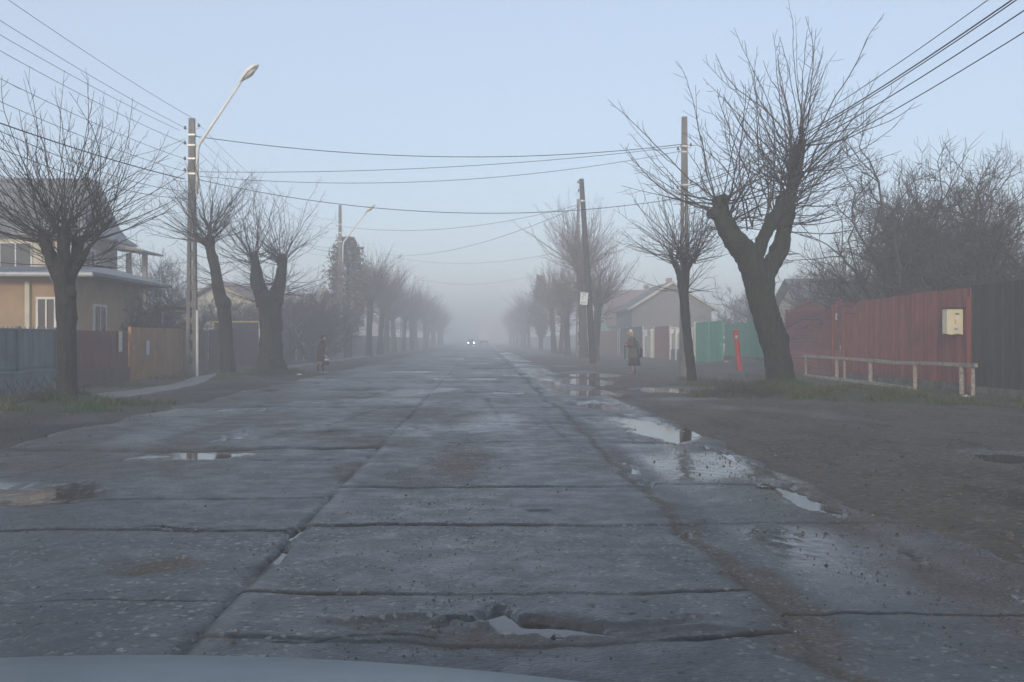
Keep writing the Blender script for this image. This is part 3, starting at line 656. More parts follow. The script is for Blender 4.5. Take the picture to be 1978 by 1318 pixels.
# row trees: three prototypes, copied along both verges
def proto(seed, h, fork, n, red):
    rn = random.Random(seed); V = Vector
    lean = V((rn.uniform(-.3, .3), rn.uniform(-.2, .2), 0)); f = V((0,0,fork)) + lean
    k1 = f + V((-.45, .1, .9)); k2 = f + V((.45, -.1, 1.0)); k3 = f + V((0, .3, 1.2))
    return tree('x', V((0,0,0)), [[(V((0,0,-.3)),.5),(V((0,0,.2)),.34),(lean*.4+V((0,0,fork*.5)),.28),(f,.31)], [(f,.24),(k1,.16)], [(f,.24),(k2,.16)], [(f,.2),(k3,.15)]],
        [(k1-V((0,0,.5)), k1, n, 1.4, h-fork-1, (.1, 1.3), .02, .15), (k2-V((0,0,.5)), k2, n, 1.4, h-fork-1, (.1, 1.3), .02, .15), (k3-V((0,0,.4)), k3, n, 1.4, h-fork-.8, (.05, 1.1), .02, .12), (f-V((0,0,1.)), f, int(n*.6), .9, 2.0, (.9, 1.7), .018, .28)],
        seed, twig=M['twig_red'] if red else M['twig'], voxel=.06, rough=.03)
pr = [proto(201, 8.2, 3.6, 52, True), proto(202, 8.6, 4.2, 60, True), proto(203, 7.6, 3.2, 54, True)]
used = set()
def place(k, x, y, rz, s, label):
    o = pr[k] if k not in used else copy_tree(pr[k]); used.add(k)
    o.location = (x, y, gz(x, y)); o.rotation_euler = (0, 0, rz); o.scale = (s, s, s); o['label'] = label; o['group'] = 'street trees along the verges'
    return o
rt = random.Random(3)
FARL = 'bare reddish pollarded tree fading into fog in the left roadside row'
FARR = 'bare reddish pollarded tree fading into fog in the right roadside row'
yl = L(712, -8.9)
place(1, -8.9, yl, .4, .98, 'bare pollarded tree with dark trunk just right of the ivy clad tree')
for i in range(15):
    yl += rt.uniform(7.5, 10); place(i % 3, -8.9+rt.uniform(-.35,.35), yl, rt.random()*6.28, rt.uniform(.88,1.05), FARL)
place(1, 7.25, L(1122, 7.25)-2, 2.1, 1.3, 'tall broad crowned pollarded tree standing behind the leaning wooden pole')
place(0, 7.0, L(1096, 7.0), 1., 1.02, 'dark pollarded trunk just left of the sign on the wooden pole')
place(2, 7.1, L(1083, 7.1), 4., .92, 'smaller pollarded tree between the thuja and the wooden pole')
place(2, 7.4, L(1150, 7.4), 2.6, 1.0, 'pollarded tree half hidden right behind the foot of the leaning wooden pole')
place(0, 6.9, L(1070, 6.9), 5.2, 1.05, 'reddish pollarded tree standing just right of the tall thuja column')
yr = L(1022, 6.6)
place(1, 6.6, yr, 3., .98, 'bare leaning tree with feathery crown just left of the tall thuja')
for i in range(12):
    yr += rt.uniform(7.5, 10); place((i+1) % 3, 6.6+rt.uniform(-.35,.35), yr, rt.random()*6.28, rt.uniform(.85,1.0), FARR)
# leafy columns
def column(name, label, px, lat, h, r0, mat, seed, zb, n=5200, fat=.35, dist=None):
    y = L(px, lat); rn = random.Random(seed); z0 = gz(lat, y); root = thing(name, label, 'tree', (lat, y, z0), None)
    t = MB(); t.tube([(lat, y, z0-.3), (lat, y, z0+zb+1), (lat, y, z0+h*.8)], [.3, .22, .06], 9); t.build('trunk', M['bark'], root, smooth=True)
    b = MB()
    for k in range(n):
        u = rn.random(); z = zb + (h-zb)*u
        prof = (min(1, u/fat+.1)**.6)*(1-(max(0, u-fat)/(1-fat))**1.6*.72)
        r = r0*prof*(.85+.7*mnoise.noise(Vector((math.cos(k)*2, z*1.1, seed)))+rn.gauss(0,.07))*math.sqrt(rn.uniform(.25, 1)); a = rn.random()*6.283
        r *= 1 + .3*math.sin(a*3+z*1.3)
        c = Vector((lat+r*math.cos(a), y+r*math.sin(a), z0+z)); s = rn.uniform(.07, .17)
        e1 = Vector((rn.gauss(0,1), rn.gauss(0,1), rn.gauss(0,1))).normalized()*s; e2 = Vector((rn.gauss(0,1), rn.gauss(0,1), rn.gauss(0,1)+.6)).normalized()*s*1.4
        b.add([c-e1, c+e2*.4, c+e1, c-e2*.4+Vector((0,0,s*.2))], [(0,1,2,3)])
    b.build('crown', mat, root)
    return root
column('thuja_tree', 'tall narrow brown green thuja column among bare trees on the right', 1045, 6.9, 8.9, 1.35, M['thuja'], 5, 1.6, n=9000, fat=.35)
column('ivy_clad_tree', 'dense ivy clad tree beside the second concrete lamp pole', 672, -9.6, 8.6, 1.9, M['ivy'], 6, 1.8, n=8000, fat=.42)
# orchard trees and shrubs
def bush(name, label, cat, base, h, spread, seed, twig, n=7, r=.11, group=None, lv=4, droop=0., dens=1.):
    rn = random.Random(seed); base = Vector(base); root = thing(name, label, cat, base, group); tb = MB(); cb = MB()
    def grow(p, d, l, r, lev):
        k = 4; pts = [p.copy()]
        for i in range(k):
            d = (d + Vector((rn.gauss(0,.17), rn.gauss(0,.17), rn.gauss(0,.12)+.06-droop))).normalized(); p = p + d*l/k; pts.append(p.copy())
        (tb if lev == 0 else cb).tube(pts, [r*(1-.45*i/k) for i in range(k+1)], 6 if lev == 0 else (4 if lev == 1 else 3), cap=False)
        if lev >= lv: return
        m = max(2, int((rn.randint(4, 6) if lev < 2 else rn.randint(4, 7))*dens))
        for j in range(m):
            i = rn.randint(1, k); q = d.orthogonal().normalized(); q.rotate(Matrix.Rotation(rn.random()*6.283, 3, d))
            nd = (d*rn.uniform(.5, 1.) + q*rn.uniform(.5, .95)).normalized()
            grow(pts[i], nd, l*rn.uniform(.42, .68), max(.0075, r*.48), lev+1)
    for j in range(n):
        az = 6.283*j/n + rn.uniform(-.4, .4); t = rn.uniform(.15, 1.0)*spread/h*1.1
        d = Vector((math.cos(az)*math.sin(t), math.sin(az)*math.sin(t), math.cos(t)))
        grow(base + Vector((math.cos(az)*.15, math.sin(az)*.15, -.1)), d, h*rn.uniform(.40, .52), r, 0)
    tb.build('trunk', M['bark'], root, smooth=True); cb.build('crown', twig, root)
    return root
OR = 'orchard trees behind the red fence'
def pb(px, d): p = P(px, 657, d); return (p.x, p.y, 0)
bush('orchard_tree', 'bare dense round orchard tree behind left end of red board fence', 'tree', pb(1760, 34), 9.6, 5.0, 301, M['twig'], 11, group=OR, dens=1.08)
bush('orchard_tree', 'bare spreading orchard tree behind the dark brown fence at right edge', 'tree', pb(1905, 31), 8.0, 4.8, 302, M['twig'], 11, group=OR, dens=1.08)
bush('orchard_tree', 'bare orchard tree cut by the right picture edge above brown fence', 'tree', pb(2010, 28), 6.0, 3.3, 303, M['twig_dark'], 8, group=OR)
bush('orchard_tree', 'low bare thicket tree above the white gas meter box', 'tree', pb(1830, 40), 9.4, 5.0, 304, M['twig'], 10, group=OR, dens=1.05)
bush('orchard_tree', 'paler bare tree behind the pointed red gate', 'tree', pb(1590, 54), 6.6, 3.2, 305, M['twig'], 10, group=OR)
bush('orchard_tree', 'low bare tree behind the red gate post', 'tree', pb(1690, 45), 6.0, 2.6, 307, M['twig'], 9, group=OR)
bush('bare_tree', 'faint bare tree behind the green fence', 'tree', pb(1470, 70), 6.6, 4.2, 306, M['twig'], 7)
bush('bare_tree', 'faint bare tree right of the pale gable beyond green gate', 'tree', pb(1420, 82), 6.2, 3.6, 308, M['twig'], 7)
bush('bare_tree', 'bare tree seen between the balcony columns and concrete lamp pole', 'tree', pb(318, 56), 7.2, 4.2, 311, M['twig'], 8)
bush('bare_tree', 'bare dark tree behind fence between the thick tree and ivy tree', 'tree', pb(610, 58), 5.2, 4.2, 312, M['twig_dark'], 9)
bush('bare_tree', 'bare dark tree behind the thick forked trunk', 'tree', pb(530, 56), 5.6, 4.2, 313, M['twig_dark'], 8)
bush('bare_tree', 'bare dark tree behind slender leaning trunk', 'tree', pb(440, 54), 5.4, 4.0, 317, M['twig_dark'], 8)
bush('bare_tree', 'bare roadside garden tree behind ivy clad column', 'tree', pb(640, 74), 5.6, 3.6, 318, M['twig_red'], 8)
bush('vine_thicket', 'dark tangled vine thicket behind the ochre gate', 'shrub', pb(285, 38), 3.8, 2.8, 314, M['twig_dark'], 12, r=.05, droop=.05)
bush('vine_thicket', 'dark tangled vine thicket behind the maroon fence', 'shrub', pb(215, 36), 3.6, 2.4, 315, M['twig_dark'], 12, r=.05, droop=.05)
bush('rambling_bush', 'thin arching bare bush in front of the orange wall', 'shrub', pb(30, 26.5), 2.5, 1.5, 316, M['twig_dark'], 6, r=.028, lv=2, droop=.04)
b = MB(); rb = random.Random(9)
# ------------------------------------------------------------------ fences
def boards(b, p0, p1, z0, z1, bw=.11, gap=.008, th=.022, horizontal=False, seed=1, jit=.006):
    rn = random.Random(seed); p0 = Vector(p0).to_2d() if len(p0) > 2 else Vector(p0); p1 = Vector(p1); n = max(1, int((p1-p0).length/bw)); u = (p1-p0).normalized(); ang = math.atan2(u.y, u.x)
    f = z1 if callable(z1) else (lambda t: z1)
    if horizontal:
        zz = z0
        while zz < f(.5)-.02:
            b.box((*(p0.lerp(p1, .5)), zz+bw/2), ((p1-p0).length, th, bw-gap), ang); zz += bw
        return
    for i in range(n):
        t = (i+.5)/n; c = p0.lerp(p1, t); nrm = Vector((-u.y, u.x)); c = c + nrm*rn.gauss(0, .003)
        zt = f(t) + rn.gauss(0, jit); zb = z0 + rn.gauss(0, jit*.5)
        b.box((c.x, c.y, (zt+zb)/2), ((p1-p0).length/n-gap, th, zt-zb), ang + rn.gauss(0, .012))
def wallrun(b, p0, p1, z0, z1, th):
    p0 = Vector(p0); p1 = Vector(p1); u = p1-p0; c = p0.lerp(p1, .5)
    b.box((c.x, c.y, (z0+z1)/2), (u.length, th, z1-z0), math.atan2(u.y, u.x))
def post(b, x, y, z0, z1, w): b.box((x, y, (z0+z1)/2), (w, w, z1-z0))
def fence(name, label, cat, lat, ya, yb, zb, zt, mat, plinth=None, posts=(), pmat=None, bw=.11, rails=True, seed=1, side=1, group=None, pz=None, gap=.008, lean=0):
    root = thing(name, label, cat, (lat, ya, 0), group)
    b = MB(); boards(b, (lat, ya), (lat, yb), zb, zt, bw, gap, seed=seed)
    b.build('board_panel', mat, root)
    ztm = zt if not callable(zt) else min(zt(0), zt(.5), zt(1))
    if rails:
        for z in (zb+.25*(ztm-zb), zb+.8*(ztm-zb)):
            r_ = MB(); r_.box((lat+side*.035, (ya+yb)/2, z), (.045, abs(yb-ya), .08)); r_.build('rail', mat, root)
    if plinth:
        b = MB(); wallrun(b, (lat+side*.02, ya), (lat+side*.02, yb), -.3, zb-.005, .16); b.build('plinth', plinth, root)
    for py in posts:
        b = MB(); post(b, lat-side*.05, py, -.2, (pz or ztm)+.03, .08); b.build('post', pmat or mat, root)
    return root
LR = 11.8
ye = L(1876, LR); yg = L(1632, LR); yh = L(1609, LR); yi = L(1521, LR)
def redtop(t):   # t from near end (ye) to far (yg)
    px = 1876 + (1632-1876)*0
    y = ye + (yg-ye)*t; dip = -.10*math.exp(-((t-.9)/.05)**2)
    return 2.55 + .03*math.sin(t*7) + dip
fence('board_fence', 'long red painted vertical board fence on mossy concrete base', 'fence', LR, ye, yg, .24, redtop, M['red'], M['plinth'],
      posts=[ye+.06], pmat=M['redpost'], bw=.095, seed=2, pz=2.3)
fence('board_fence', 'dark brown tall board fence on low concrete base at right edge', 'fence', LR, 9., ye-.03, .2, 2.62, M['darkbrown'], M['plinth'], bw=.10, seed=3)
def gate(name, label, lat, ya, yb, zb, top, mat, horiz=False, posts=True, pmat=None, side=1, group=None, seed=1, handle=True, pz=None, bw=.1):
    root = thing(name, label, 'gate', (lat, ya, 0), group); b = MB()
    if horiz:
        f = top; n = 40; h = .12; z = zb
        while z < max(f(i/n) for i in range(n+1)):
            ok = [i/n for i in range(n+1) if f(i/n) > z+h*.5]
            if ok:
                t0, t1 = ok[0], ok[-1]; b.box((lat, ya+(yb-ya)*(t0+t1)/2, z+h/2), (.025, abs(yb-ya)*max(.03, t1-t0), h-.006))
            z += h
    else: boards(b, (lat, ya), (lat, yb), zb, top, bw, .006, seed=seed)
    b.build('gate_panel', mat, root)
    b = MB(); zt = top(.0) if callable(top) else top
    for z in (zb+.2, zt-.3):
        b = MB(); b.box((lat+side*.03, (ya+yb)/2, z), (.035, abs(yb-ya), .08)); b.build('gate_rail', mat, root)
    if posts:
        for y in (ya, yb):
            b = MB(); post(b, lat-side*.03, y, -.2, (pz or zt)+.05, .09); b.build('post', pmat or mat, root)
    if handle:
        b = MB(); b.box((lat-side*.035, ya+.25, 1.05), (.03, .03, .14)); b.box((lat-side*.06, ya+.28, 1.08), (.02, .11, .02)); b.build('handle', M['steel'], root)
    return root
gate('driveway_gate', 'wide red gate of horizontal boards with pointed top', LR, yh, yi, .08, lambda t: 2.42+.42*max(0, 1-abs(t-.55)/.42)**1.6, M['red'], True, pmat=M['redpost'], handle=False)
gate('garden_gate', 'narrow red garden gate with pointed top and small white number plate', LR, yg+.05, yh-.05, .1, lambda t: 2.42+.3*max(0, 1-abs(t-.5)/.5), M['red'], True, pmat=M['redpost'])
b = MB(); yy = L(1616, LR-.02); b.box((LR-.035, yy, 2.08), (.012, .16, .22)); r_ = thing('number_plate', 'small white enamel number plate on the narrow red gate', 'sign', (LR-.035, yy, 2.08)); b.build('plate', M['white'], r_)
b = MB(); b.box((LR-.045, yy+.03, 2.09), (.008, .022, .14)); b.box((LR-.045, yy-.01, 2.15), (.008, .06, .022)); b.build('digit', M['signblue'], r_)
# meter box
def meter_box(label, px, py, lat, w, h, dep, mat):
    y = L(px, lat); dd = y*FW[1]+lat*FW[0]; z = CAMH+(HOR-py)/F*dd; x = lat-.03-dep/2
    r_ = thing('meter_box', label, 'meter box', (x, y, z))
    b = MB(); ol = [(-dep/2, -h/2+.03), (-dep/4, -h/2), (dep/4, -h/2+.03), (dep/2, -h/2), (dep/2, h/2), (-dep/2, h/2)]
    b.prism(ol, -w/2, w/2, Matrix.Translation((x, y, z))); b.build('casing', mat, r_)
    b = MB(); b.box((x-.01, y-.02, z+h/2+.018), (dep+.05, w+.08, .03)); b.build('rain_hood', M['trim'], r_)
    f = y-w/2
    b = MB(); b.box((x+.03, f-.006, z+.005), (dep*.62, .010, h*.84)); b.build('door', mat, r_)
    b = MB(); b.box((x+.05, f-.014, z+h*.30), (.10, .006, .03)); b.build('meter_slot', M['ink'], r_)
    b = MB(); b.box((x, f-.014, z), (.035, .006, .11)); b.build('warning_sticker', M['poster_yellow'], r_)
    b = MB(); b.box((x+.02, f-.014, z-h*.28), (.09, .006, .05)); b.build('paper_label', M['poster_blue'], r_)
meter_box('cream gas meter box with dark rain hood on red board fence', 1858, 622, LR, .24, .64, .40, M['boxcream'])
# hand rail
LH = 11.25
r_ = thing('hand_rail', 'low weathered wooden rail with uneven posts before the red fence', 'railing', (LH, L(1765, LH), 0))
def HP(px, z): return Vector((LH, L(px, LH), z))
top = [HP(1553,.745), HP(1610,.73), HP(1690,.71), HP(1725,.68), HP(1768,.70), HP(1820,.715), HP(1886,.72)]
for a, e in zip(top[:-1], top[1:]):
    b = MB(); b.bar(a, e+Vector((0,.0,.0)), .085, .085); b.build('top_rail', M['railwood'], r_)
for px, z0, z1, w in ((1556,-.1,.72,.055),(1616,-.1,.70,.10),(1631,-.1,.72,.05),(1681,-.1,.69,.10),(1767,-.12,.68,.09),(1857,-.1,.70,.10),(1879,-.1,.70,.08)):
    y = L(px, LH); b = MB(); b.tube([(LH+.01, y, z0), (LH+.015, y+.02, z1)], [w*.62, w*.55], 7); b.build('post', M['railwood'], r_)
b = MB(); b.bar(HP(1553,.07), HP(1660,.06), .09); b.bar(HP(1662,.06), HP(1767,.03), .09); b.build('bottom_rail', M['railwood'], r_)
# right side, farther: lat 12.5
L2_ = 12.5
fence('board_fence', 'faded green vertical board fence on raised earth bank', 'fence', L2_, L(1475, L2_), L(1400, L2_)-.05, .52, 2.12, M['greenfence'], M['plinth'], bw=.12, seed=5)
gate('driveway_gate', 'bright green double leaf gate with dark centre gap', L2_, L(1396, L2_), L(1370, L2_)-.03, .05, 2.3, M['green'], pmat=M['green'], seed=6, bw=.14)
r_ = bpy.data.objects['driveway_gate.001'] if 'driveway_gate.001' in bpy.data.objects else None
b = MB(); boards(b, (L2_, L(1370, L2_)+.03), (L2_, L(1344, L2_)), .05, 2.3, .14, .006, seed=8); b.build('gate_panel', M['green'], r_)
b = MB(); post(b, L2_-.03, L(1344, L2_)+.05, -.2, 2.38, .12); b.build('post', M['cream'], r_)
r_ = thing('garden_wall', 'cream panelled garden wall with pale piers left of green gate', 'wall', (L2_, L(1310, L2_), 0))
b = MB(); wallrun(b, (L2_, L(1336, L2_)), (L2_, L(1297, L2_)), -.2, .7, .2); b.build('plinth', M['plinth'], r_)
b = MB(); wallrun(b, (L2_, L(1336, L2_)), (L2_, L(1297, L2_)), .705, 1.75, .1); b.build('panel', M['cream'], r_)
for px in (1334, 1322, 1309, 1298):
    b = MB(); post(b, L2_-.02, L(px, L2_), -.2, 1.95, .26); b.box((L2_-.02, L(px, L2_), 2.0), (.36, .36, .09)); b.build('pier', M['white'], r_)
gate('driveway_gate', 'plain dull red driveway gate between cream walls', L2_, L(1295, L2_), L(1264, L2_), .05, 2.25, M['red'], pmat=M['cream'], seed=9)
r_ = thing('garden_wall', 'short cream garden wall between red and dark gates', 'wall', (L2_, L(1252, L2_), 0))
b = MB(); wallrun(b, (L2_, L(1262, L2_)), (L2_, L(1247, L2_)), -.2, 1.6, .12); b.build('panel', M['cream'], r_)
for px in (1261, 1246):
    b = MB(); post(b, L2_-.02, L(px, L2_), -.2, 2.0, .3); b.box((L2_-.02, L(px, L2_), 2.05), (.4, .4, .1)); b.build('pier', M['white'], r_)
gate('driveway_gate', 'dark grey double gate behind the woman in headscarf', L2_, L(1243, L2_), L(1198, L2_), .05, 2.35, M['darkbrown'], pmat=M['white'], seed=10)
gate('driveway_gate', 'ochre wooden gate in front of the mint wall', L2_, L(1194, L2_), L(1158, L2_), .05, 2.2, M['ochre'], pmat=M['cream'], seed=11)
fence('board_fence', 'pale mint board fence fading into fog beyond the ochre gate', 'fence', L2_, L(1156, L2_), 165., .3, 2.0, M['mint'], M['concrete'], posts=[112+6*k for k in range(9)], pmat=M['white'], bw=.3, seed=12)
fence('board_fence', 'grey board fence far off in fog on the right', 'fence', L2_, 166., 260., .2, 2.0, M['brownboards'], None, bw=.5, seed=13, rails=False)
# left fences
LL = -10.9
y0, y1, y2, y3, y4, y5 = L(-90, LL), L(106, LL), L(247, LL), L(346, LL), L(402, LL), L(512, LL)
r_ = thing('metal_fence', 'blue grey sheet metal fence on cast base with diamond relief', 'fence', (LL, y0, 0))
b = MB(); wallrun(b, (LL, y0), (LL, y1), -.3, .50, .14); wallrun(b, (LL, y0), (LL, y1), .502, .56, .2); b.build('plinth', M['bluecast'], r_)
b = MB(); y = y0+.3; k = 0
while y < y1-.3:
    xx = LL+.085
    for a, e in (((y,.22),(y+.22,.43)),((y+.22,.43),(y+.44,.22)),((y+.44,.22),(y+.22,.02)),((y+.22,.02),(y,.22))):
        b.bar((xx, a[0], a[1]), (xx, e[0], e[1]), .035)
    b.ell((xx, y+.22, .22), .03, .07, .07, 8, 5)
    y += .5
b.build('diamond_relief', M['bluecast'], r_)
b = MB(); boards(b, (LL, y0), (LL, y1), .565, 1.54, .16, .004, .018, seed=21, jit=.001); b.build('sheet_panel', M['bluemetal'], r_)
b = MB(); b.box((LL+.02, (y0+y1)/2, 1.555), (.06, y1-y0, .03)); b.box((LL+.02, (y0+y1)/2, .66), (.05, y1-y0, .03))
y = y0+.1
while y < y1: 
    b.tube([(LL+.02, y, 1.57), (LL+.02, y, 1.63)], [.02, .004], 5); y += .22
b.build('top_rail', M['bluemetal'], r_)
for k in range(4):
    y = y1 - 2.1*k; b = MB(); post(b, LL+.03, y, -.2, 1.62, .09); b.build('post', M['bluemetal'], r_)
fence('board_fence', 'maroon painted fence with poster left of ochre gate', 'fence', LL, y1+.1, y2, .5, 1.56, M['maroon'], M['maroon_dark'], bw=.13, seed=22, side=-1)
gate('driveway_gate', 'ochre wooden gate with white notice on its boards', LL, y2+.12, y3, .04, 1.70, M['ochre'], seed=23, side=-1, bw=.12, pz=1.66)
fence('board_fence', 'brown rough board fence behind concrete lamp pole', 'fence', LL, y3+.15, y4, .06, 1.66, M['brownboards'], None, bw=.17, seed=24, side=-1, gap=.02)
fence('board_fence', 'dusky maroon fence behind the thick forked tree', 'fence', LL, y4+.1, L(562, LL), .1, 1.72, M['maroon_dark'], None, bw=.15, seed=25, side=-1)
fence('board_fence', 'dark fence with white posts behind the walking person', 'fence', LL-.2, L(566, LL), L(640, LL), .1, 1.5, M['darkbrown'], None, posts=[L(577, LL), L(591, LL), L(632, LL)], pmat=M['white'], bw=.2, seed=26, side=-1, pz=1.62)
fence('board_fence', 'long grey fence fading into fog behind left tree row', 'fence', LL-.2, L(643, LL), 240., .1, 1.7, M['brownboards'], None, bw=.4, seed=27, side=-1, rails=False)
def poster(label, px, py, lat, w, h, face, edge, z=None):
    y = L(px, lat); dd = y*FW[1]+lat*FW[0]; z = CAMH+(HOR-py)/F*dd; x = lat+.022
    r_ = thing('poster', label, 'poster', (x, y, z)); b = MB(); b.box((x, y, z), (.010, w, h)); b.build('backing', edge, r_)
    b = MB(); b.box((x+.008, y, z), (.004, w*.78, h*.84)); b.build('sheet', face, r_)
    b = MB()
    for k in range(5): b.box((x+.012, y+.01*(k % 2), z+h*.3-k*h*.13), (.003, w*(.5-.06*(k % 3)), h*.035))
    b.build('print', M['poster_blue'], r_)
poster('tall yellow edged poster on the maroon fence', 231, 660, LL+.02, .30, .62, M['paper'], M['poster_yellow'])
poster('pale blue white notice on the left ochre gate', 284, 672, LL+.02, .34, .50, M['paper'], M['poster_blue'])
# gate canopy: narrow plank roof lit yellow, and gas pipe
r_ = thing('gate_canopy', 'small ochre plank canopy on thin posts above brown fence', 'canopy', P(338, 640, 38))
b = MB(); a = P(314, 600, 37.5); e = P(366, 596, 39.5); b.box(a.lerp(e, .5), (.5, (e-a).length+.1, .035), 0, Matrix.Rotation(math.atan2(e.y-a.y, e.x-a.x)-math.pi/2, 4, 'Z') @ Matrix.Rotation(-.5, 4, 'Y')); b.box(a.lerp(e, .5)-Vector((0,0,.02)), (.04, (e-a).length, .16), math.atan2(e.y-a.y, e.x-a.x)-math.pi/2); b.build('plank_roof', M['ochre'], r_)
for q in (a, e):
    b = MB(); b.tube([(q.x, q.y, -.1), (q.x, q.y, q.z-.03)], .03, 6); b.build('post', M['white'], r_)
r_ = thing('gas_pipe', 'thin yellow overhead gas pipe with white riser beside thick tree', 'pipe', P(502, 668, 47))
a = P(412, 622, 46); e = P(501, 622, 47); bb = P(503, 760, 47); bb.z = -.1
b = MB(); b.tube([a, a.lerp(e, .5), e, e-Vector((0,0,.06))], .035, 7); b.tube([(a.x, a.y, a.z), (a.x, a.y, -.1)], .03, 7); b.build('pipe', M['yellowpipe'], r_)
b = MB(); b.tube([(e.x, e.y, e.z-.06), (e.x, e.y, 1.0)], .028, 7); b.tube([(e.x, e.y, 1.0), (e.x, e.y, -.1)], .045, 7); b.build('riser', M['white'], r_)
# red leaning pipe post
p0 = P(1430, 716, 38); p1 = P(1421, 641, 38.1); p0.z = gz(p0.x, p0.y)-.1; u = (p1-p0).normalized()
r_ = thing('vent_post', 'leaning bright red pipe post on the earth bank', 'post', p0)
b = MB(); b.tube([p0, p1], [.095, .095], 14); b.build('pipe', M['redpipe'], r_, smooth=False)
b = MB(); b.tube([p1-u*.02, p1+u*.05, p1+u*.08], [.12, .115, .05], 14); b.build('cap', M['redpipe'], r_)
b = MB(); b.box(p1-u*.2+Vector((-.02,-.105,0)), (.09, .03, .12)); b.build('label_plate', M['paper'], r_)
# ------------------------------------------------------------------ poles, lamps
def cpole(x, y, h, w0, w1, name, label, cat, group=None, lamp=None, bands=(), ins=(), conduit=False, rz=0., gap_to=.6):
    z0 = gz(x, y); root = thing(name, label, cat, (x, y, z0), group)
    b = MB(); nseg = 9; hs = h*gap_to
    def W(z): return w0+(w1-w0)*z/h
    for sx in (-1, 1):                       # two legs up to hs
        rings = []
        for z in (-.4, 0, hs):
            w = W(max(z, 0)); lw = w*.36; cx = x+sx*(w/2-lw/2); dy = w*.36
            rings.append([(cx-lw/2, y-dy, z0+z), (cx+lw/2, y-dy, z0+z), (cx+lw/2, y+dy, z0+z), (cx-lw/2, y+dy, z0+z)])
        b.loft(rings)
    for k in range(nseg+1):
        z = .25 + (hs-.25)*k/nseg; w = W(z); b.box((x, y, z0+z), (w*.4, w*.5, .22 if k else .5))
    rings = []
    for z in (hs-.002, h):
        w = W(z); dy = w*.36; c = w*.08
        rings.append([(x-w/2+c, y-dy, z0+z), (x+w/2-c, y-dy, z0+z), (x+w/2, y-dy+c, z0+z), (x+w/2, y+dy-c, z0+z), (x+w/2-c, y+dy, z0+z), (x-w/2+c, y+dy, z0+z), (x-w/2, y+dy-c, z0+z), (x-w/2, y-dy+c, z0+z)])
    b.loft(rings); b.build('pole', M['concrete_pole'], root)
    for z in bands:
        w = W(z)+.03; b = MB(); b.box((x, y, z0+z), (w, w*.8, .06)); b.build('clamp', M['steel'], root)
    for z, sd in ins:
        b = MB(); w = W(z)/2; xx = x+sd*(w+.13); b.tube([(x+sd*w*.8, y, z0+z-.1), (xx, y, z0+z-.1), (xx, y, z0+z)], .012, 5); i_ = b.build('bracket', M['steel'], root)
        b = MB(); b.tube([(xx, y, z0+z-.03), (xx, y, z0+z), (xx, y, z0+z+.04), (xx, y, z0+z+.07)], [.045, .05, .032, .035], 8); b.build('insulator', M['porcelain'], root, smooth=True)
    if conduit:
        b = MB(); b.tube([(x+.2, y-.1, z0-.1), (x+.2, y-.1, z0+2.3)], .045, 8); b.build('conduit', M['white'], root)
    if lamp:
        za, dx, dy, dz = lamp; w = W(za)/2
        a = Vector((x+w+.06, y-.02, z0+za-1.6)); m_ = Vector((x+w+.08, y-.02, z0+za)); e = Vector((x+w+dx, y+dy, z0+za+dz)); u = (e-m_).normalized()
        b = MB(); b.tube([a, m_-Vector((0,0,.15)), m_+u*.12, m_+u*.5, e], [.055, .055, .055, .052, .048], 9); b.build('lamp_arm', M['lamppaint'], root, smooth=True)
        hd = Vector((u.x, u.y, u.z*.62)).normalized(); side = hd.cross(Vector((0,0,1))).normalized(); up = side.cross(hd)
        b = MB(); rings = []
        for t, wd, hg, off in ((-.05,.055,.055,0),(.04,.075,.07,0),(.2,.15,.12,.01),(.45,.20,.15,.02),(.68,.17,.12,.015),(.82,.07,.05,0)):
            c = e + hd*t + up*off
            rings.append([c + side*wd*math.cos(q) + up*(hg*math.sin(q) if math.sin(q) > 0 else .35*hg*math.sin(q)) for q in [2*math.pi*k/14 for k in range(14)]])
        b.loft(rings); hdp = b.build('lamp_head', M['lamppaint'], root, smooth=True)
        b = MB(); rings = []
        for t, wd, dp in ((.16,.04,.03),(.24,.09,.07),(.42,.125,.09),(.58,.09,.07),(.66,.03,.025)):
            c = e + hd*t - up*.025
            rings.append([c + side*wd*math.cos(q) + up*dp*(-abs(math.sin(q)) if math.sin(q) < 0 else .1*math.sin(q)) for q in [2*math.pi*k/12 for k in range(12)]])
        b.loft(rings); b.build('lamp_glass', M['lampglass'], root, smooth=True)
    return root
GL = 'concrete lamp poles along the left pavement'
p = P(371, 657, 34); X1, Y1 = p.x, p.y
def zat(py, d): return CAMH+(HOR-py)/F*d
cpole(X1, Y1, 8.85, .36, .2, 'street_lamp', 'nearest concrete lamp pole with white arm and gapped shaft', 'street lamp', GL, lamp=(zat(285,34), 1.65, -.4, 2.15), bands=(zat(262,34), zat(282,34), zat(308,34), zat(337,34)),
      ins=((zat(249,34),-1),(zat(278,34),-1),(zat(308,34),-1),(zat(330,34),-1),(8.6,1)), conduit=True)
p = P(657, 657, 70); X2, Y2 = p.x, p.y
cpole(X2, Y2, 10.75, .40, .2, 'street_lamp', 'second concrete lamp pole rising beside the ivy clad tree', 'street lamp', GL, lamp=(zat(470,70), 1.75, -.4, 2.1), bands=(9.4, 8.8, 8.2), ins=((9.3,-1),(8.6,-1),(8.,-1)))
p = P(735, 657, 110); X3, Y3 = p.x, p.y
cpole(X3, Y3, 9.3, .38, .2, 'street_lamp', 'third lamp pole faint in fog with its head above tree crowns', 'street lamp', GL, lamp=(8.2, 1.75, -.4, 2.0))
p = P(775, 657, 146); X4, Y4 = p.x, p.y
cpole(X4, Y4, 9.3, .38, .2, 'street_lamp', 'farthest visible lamp pole nearly lost in fog', 'street lamp', GL, lamp=(8.2, 1.75, -.4, 2.0))
p = P(1322, 657, 36); XR, YR = p.x, p.y
